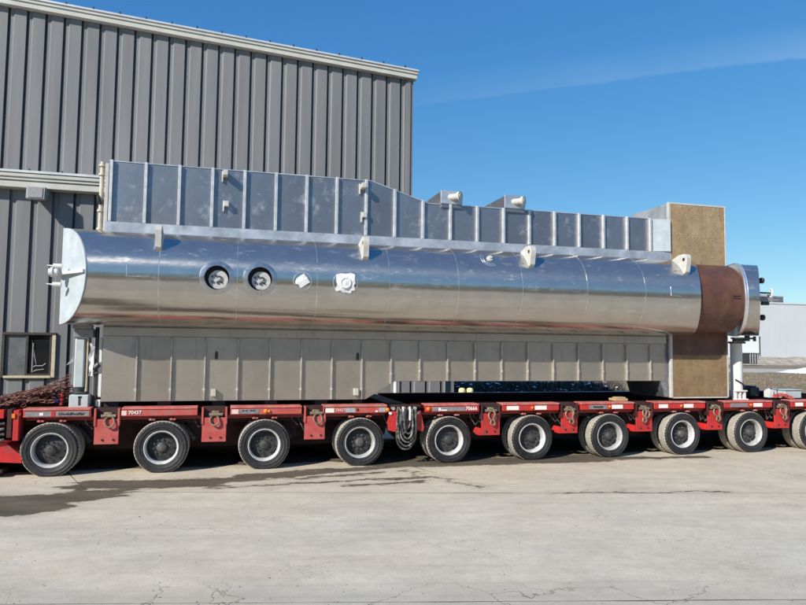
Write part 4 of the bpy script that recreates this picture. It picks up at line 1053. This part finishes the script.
b = MB(); b.tube([(12.9, .9, 3.115), (13.36, .9, 3.115)], .018, 8); vs = b.build('valve_stem', MT['darkmetal'], boi)
b = MB(); b.tube([(13.38 + .012 * math.sin(t), .9 + .05 * math.sin(t), 3.115 + .085 * math.cos(t)) for t in [2 * math.pi * k / 20 for k in range(20)]], .017, 7, closed=True); b.build('valve_wheel', MT['whitepaint'], vs)
b = MB(); b.prism([(12.9, 2.93), (13.30, 2.93), (13.52, 2.965), (13.30, 3.02), (12.9, 3.02)], 'y', .85, .95); b.build('bracket_arm', MT['plate'], boi)
b = MB(); b.box(13.14, 13.30, .86, .94, 2.86, 2.928, c=.01); b.build('arm_block', MT['darkmetal'], boi)
# under-drum fittings by the right-hand stand
b = MB(); b.cyl((12.35, .8, 2.12), (12.55, .8, 2.12), .06, 10); b.cyl((12.62, .75, 2.10), (12.62, .75, 2.22), .05, 10); b.cyl((12.80, .75, 2.10), (12.80, .75, 2.20), .03, 10); b.box(12.30, 12.78, .70, .85, 2.14, 2.175, c=.008); b.cyl((12.88, .7, 1.8), (12.88, .7, 2.2), .012, 6); b.build('drain_fittings', MT['darkmetal'], boi)

K = .919
settle(boi, (5.7035, .334, 1.0356), (K, K, K))
# ================================================================== STANDS, CHAINS AND LOOSE THINGS ON THE DECK
sd = thing('support_stand', (.2, 1.0, .95), 'pale grey support post on a white box, beside the rusty chains at the left end', 'stand', 'posts under the drum ends')
b = MB(); b.box(.095, .245, .90, 1.05, 1.24, 1.99, c=.02); b.build('post', MT['greypaint'], sd)
b = MB(); b.box(.255, .29, .93, 1.02, 1.15, 2.0, c=.006); b.build('strap', MT['beigeframe'], sd)
b = MB(); b.box(.06, .34, .82, 1.10, .953, 1.145, c=.012); bx = b.build('base_box', MT['greypaint'], sd)
b = MB(); b.box(.195, .225, .814, .8195, .99, 1.12); b.box(.19, .24, .814, .8195, 1.10, 1.125); b.build('latch_slot', MT['darkmetal'], bx)
b = MB(); b.box(.08, .36, .86, 1.12, 2.0, 2.13, c=.01); b.box(.06, .34, .84, 1.0, 2.13, 2.19, c=.006); b.build('head_block', MT['plate'], sd)
b = MB(); b.tube([(.17, .98, 1.14), (.17, .98, 1.25)], .09, 12); b.box(.13, .30, .86, 1.0, 1.15, 1.19, c=.01); b.build('foot_collar', MT['darkmetal'], sd)
b = MB(); b.tube([(.40, 1.0, .96), (.40, 1.0, 2.16)], .03, 10); b.tube([(.36, .98, 1.52), (.44, .98, 1.60)], .045, 8); b.cyl((.37, .98, 1.46), (.44, .98, 1.46), .03, 8); b.build('black_rod', MT['darkmetal'], sd)
b = MB(); b.box(.452, .50, .95, 1.08, 1.10, 1.45, c=.008); b.box(.45, .49, .95, 1.08, 1.62, 2.0, c=.008); b.box(.42, .50, .92, 1.1, .953, 1.06, c=.01); b.build('white_shim', MT['whitepaint'], sd)
b = MB(); r = random.Random(9); v = []; f = []
for i in range(9):
    z = 1.42 + .062 * i
    for j in range(3): v.append((.30 + .035 * j + r.uniform(-.012, .012) + (.01 if i > 5 else 0), .945 + r.uniform(-.02, .02), z))
for i in range(8):
    for j in range(2): f.append((3 * i + j, 3 * i + j + 1, 3 * i + j + 4, 3 * i + j + 3))
b.add(v, f, 0, True); b.add([(.09, .88, 1.72), (.02, .86, 1.62), (-.01, .86, 1.58), (.03, .87, 1.60), (.09, .89, 1.64)], [(0, 1, 2, 3, 4)]); b.build('plastic_wrap', MT['plastic'], sd)
sr = thing('support_stand', (12.56, 1.0, .95), 'white flanged support post beside the brown end plate at the right', 'stand', 'posts under the drum ends')
b = MB(); b.tube([(12.56, 1.0, 1.15), (12.56, 1.0, 2.06)], .115, 24); b.build('post', MT['whitepaint'], sr)
b = MB(); b.box(12.40, 12.72, .86, 1.14, .953, .985, c=.006); b.box(12.42, 12.71, .87, 1.13, 1.12, 1.15, c=.006)
for xx in (12.45, 12.55, 12.66): b.box(xx - .022, xx + .022, .89, 1.11, .985, 1.12)
b.build('foot', MT['whitepaint'], sr)
b = MB(); b.tube([(12.44, .90, 1.36), (12.52, .87, 1.31), (12.60, .872, 1.27), (12.70, .93, 1.22)], .015, 7); b.build('strap', MT['darkmetal'], sr)
b = MB(); b.box(12.42, 12.72, .9, 1.1, 2.06, 2.10, c=.008); b.build('head_plate', MT['darkmetal'], sr)

settle(sd, (.32, .345, .95), (.944, .944, .986)); settle(sr, (11.988, .345, .95), (.944, .944, .986))
# chains: linked ovals along sagging paths from the stand down to the left end of the deck
def link(b, c, t, up, L=.078, W=.046, r_=.0085):
    side = t.cross(up).normalized(); pts = []
    for k in range(10):
        a = 2 * math.pi * k / 10; pts.append(c + t * (math.cos(a) * L / 2) + side * (math.sin(a) * W / 2))
    b.tube(pts, r_, 4, closed=True)
def chain(a, c, sag, seed, label, cat='chain'):
    r = random.Random(seed); a, c = Vector(a), Vector(c); n = max(3, int((c - a).length / .058)); b = MB()
    for i in range(n + 1):
        t = i / n; p = a.lerp(c, t) - Vector((0, 0, sag * 4 * t * (1 - t))) + Vector((0, r.uniform(-.012, .012), r.uniform(-.012, .012)))
        d = (c - a).normalized(); up = Vector((0, 0, 1)) if i % 2 else Vector((0, 1, .2)).normalized()
        up = (up + Vector((r.uniform(-.3, .3), r.uniform(-.3, .3), r.uniform(-.3, .3)))).normalized()
        link(b, p, d, up)
    return b.build('lashing_chain', MT['chain'], None, label=label, cat=cat, group='chains slung from the stand to the left end of the deck', loc=tuple(a))
LAB = 'rusty lashing chain sloping from the grey post down to the deck\'s left end'
LAB2 = 'rusty loose chain heaped on the red deck left of the white box'
chain((.08, .62, 1.39), (-.98, .45, .99), .03, 1, 'topmost rusty chain, stretched taut from the grey post down to the left', 'chain')
for k in range(9):
    r = random.Random(k + 40)
    chain((.09 + r.uniform(-.06, .03), .55 + .08 * k, 1.33 - .035 * k + r.uniform(-.02, .02)), (-.95 + r.uniform(-.1, .25), .30 + .08 * k, .985 + r.uniform(0, .02)), r.uniform(-.01, .05), k + 60, LAB)
for k in range(14):
    r = random.Random(k + 140)
    y = .22 + .05 * k
    chain((.02 + r.uniform(-.30, .0), y, 1.03 + r.uniform(.0, .24)), (-.85 + r.uniform(-.1, .45), y + r.uniform(-.1, .1), .985 + r.uniform(0, .11)), -.035, k + 160, LAB2)
bd = thing('chain_binder', (.0, .5, .96), 'red chain binder with blue end lying against the white box', 'chain binder')
b = MB(); b.box(.0, .045, .46, .52, .965, 1.10, c=.008); b.tube([(.02, .49, 1.09), (.03, .49, 1.17)], .014, 7); b.build('lever', MT['red'], bd)
b = MB(); b.box(-.075, -.01, .46, .53, 1.0, 1.055, c=.01); b.build('end_grip', MT['blue'], bd)
for k, (xx, w_) in enumerate(((.75, .2), (1.5, .2), (2.3, .2), (3.1, .2), (3.9, .2), (4.5, .15), (10.55, .2), (11.25, .2), (11.72, .16))):
    b = MB(); b.box(xx - w_ / 2, xx + w_ / 2, .27, 1.25, .952, 1.0350, c=.004)
    b.build('dunnage_timber', MT['rubber'], None, label='dark timber pinched between the deck and the casing above it', cat='timber', group='dark timbers under the casing', loc=(xx, .76, .952))
tb = MB(); tb.box(9.23, 9.49, .20, .42, .968, 1.012, c=.005); tb.box(9.28, 9.46, .22, .38, 1.014, 1.035, c=.004)
tb.build('timber_block', MT['wood'], label='short pale timber block on the red rail below the hollow underside', cat='timber', loc=(9.36, .3, .97))
# right-hand end of the deck: pale box, small white box, tangle of red chain
gb = thing('storage_box', (13.3, .55, .95), 'pale grey box standing on the deck at the far right', 'box')
b = MB(); b.box(13.16, 13.56, .38, .80, .97, 1.125, c=.01); b.build('body', MT['greypaint'], gb)
b = MB(); b.box(13.14, 13.58, .36, .82, 1.127, 1.142, c=.005); b.build('lid', MT['greypaint'], gb)
wbx = MB(); wbx.box(12.99, 13.10, .60, .75, .968, 1.13, c=.008); wbx.cyl((13.04, .67, 1.13), (13.04, .67, 1.15), .03, 10)
wbx.build('small_white_can', MT['whitepaint'], label='small white can on the deck beside the pale grey box', cat='can', loc=(13.04, .67, .97))
dk = MB(); dk.box(12.76, 13.0, .85, 1.3, .968, 1.16, c=.02); dk.box(12.8, 12.95, .88, 1.2, 1.162, 1.19, c=.01); dk.build('tool_case', MT['darkmetal'], label='black tool case on the deck right of the white post', cat='case', loc=(12.88, 1.05, .97))
for k in range(4):
    r = random.Random(k + 300); a = Vector((12.78 + .06 * k, .25 + .05 * k, 1.02)); c = Vector((13.12, .16 + .05 * k, .985 - .005 * k)); b = MB(); n = 8
    for i in range(n + 1):
        t = i / n; p = a.lerp(c, t) + Vector((r.uniform(-.01, .01), r.uniform(-.01, .01), .05 * math.sin(math.pi * t))); link(b, p, (c - a).normalized(), Vector((0, 1, r.uniform(-1, 1))).normalized(), .075, .05, .010)
    b.build('red_chain', MT['redfade'], None, label='red chain heaped on the rail beside the pale grey box', cat='chain', group='red chains at the right end of the deck', loc=tuple(a))
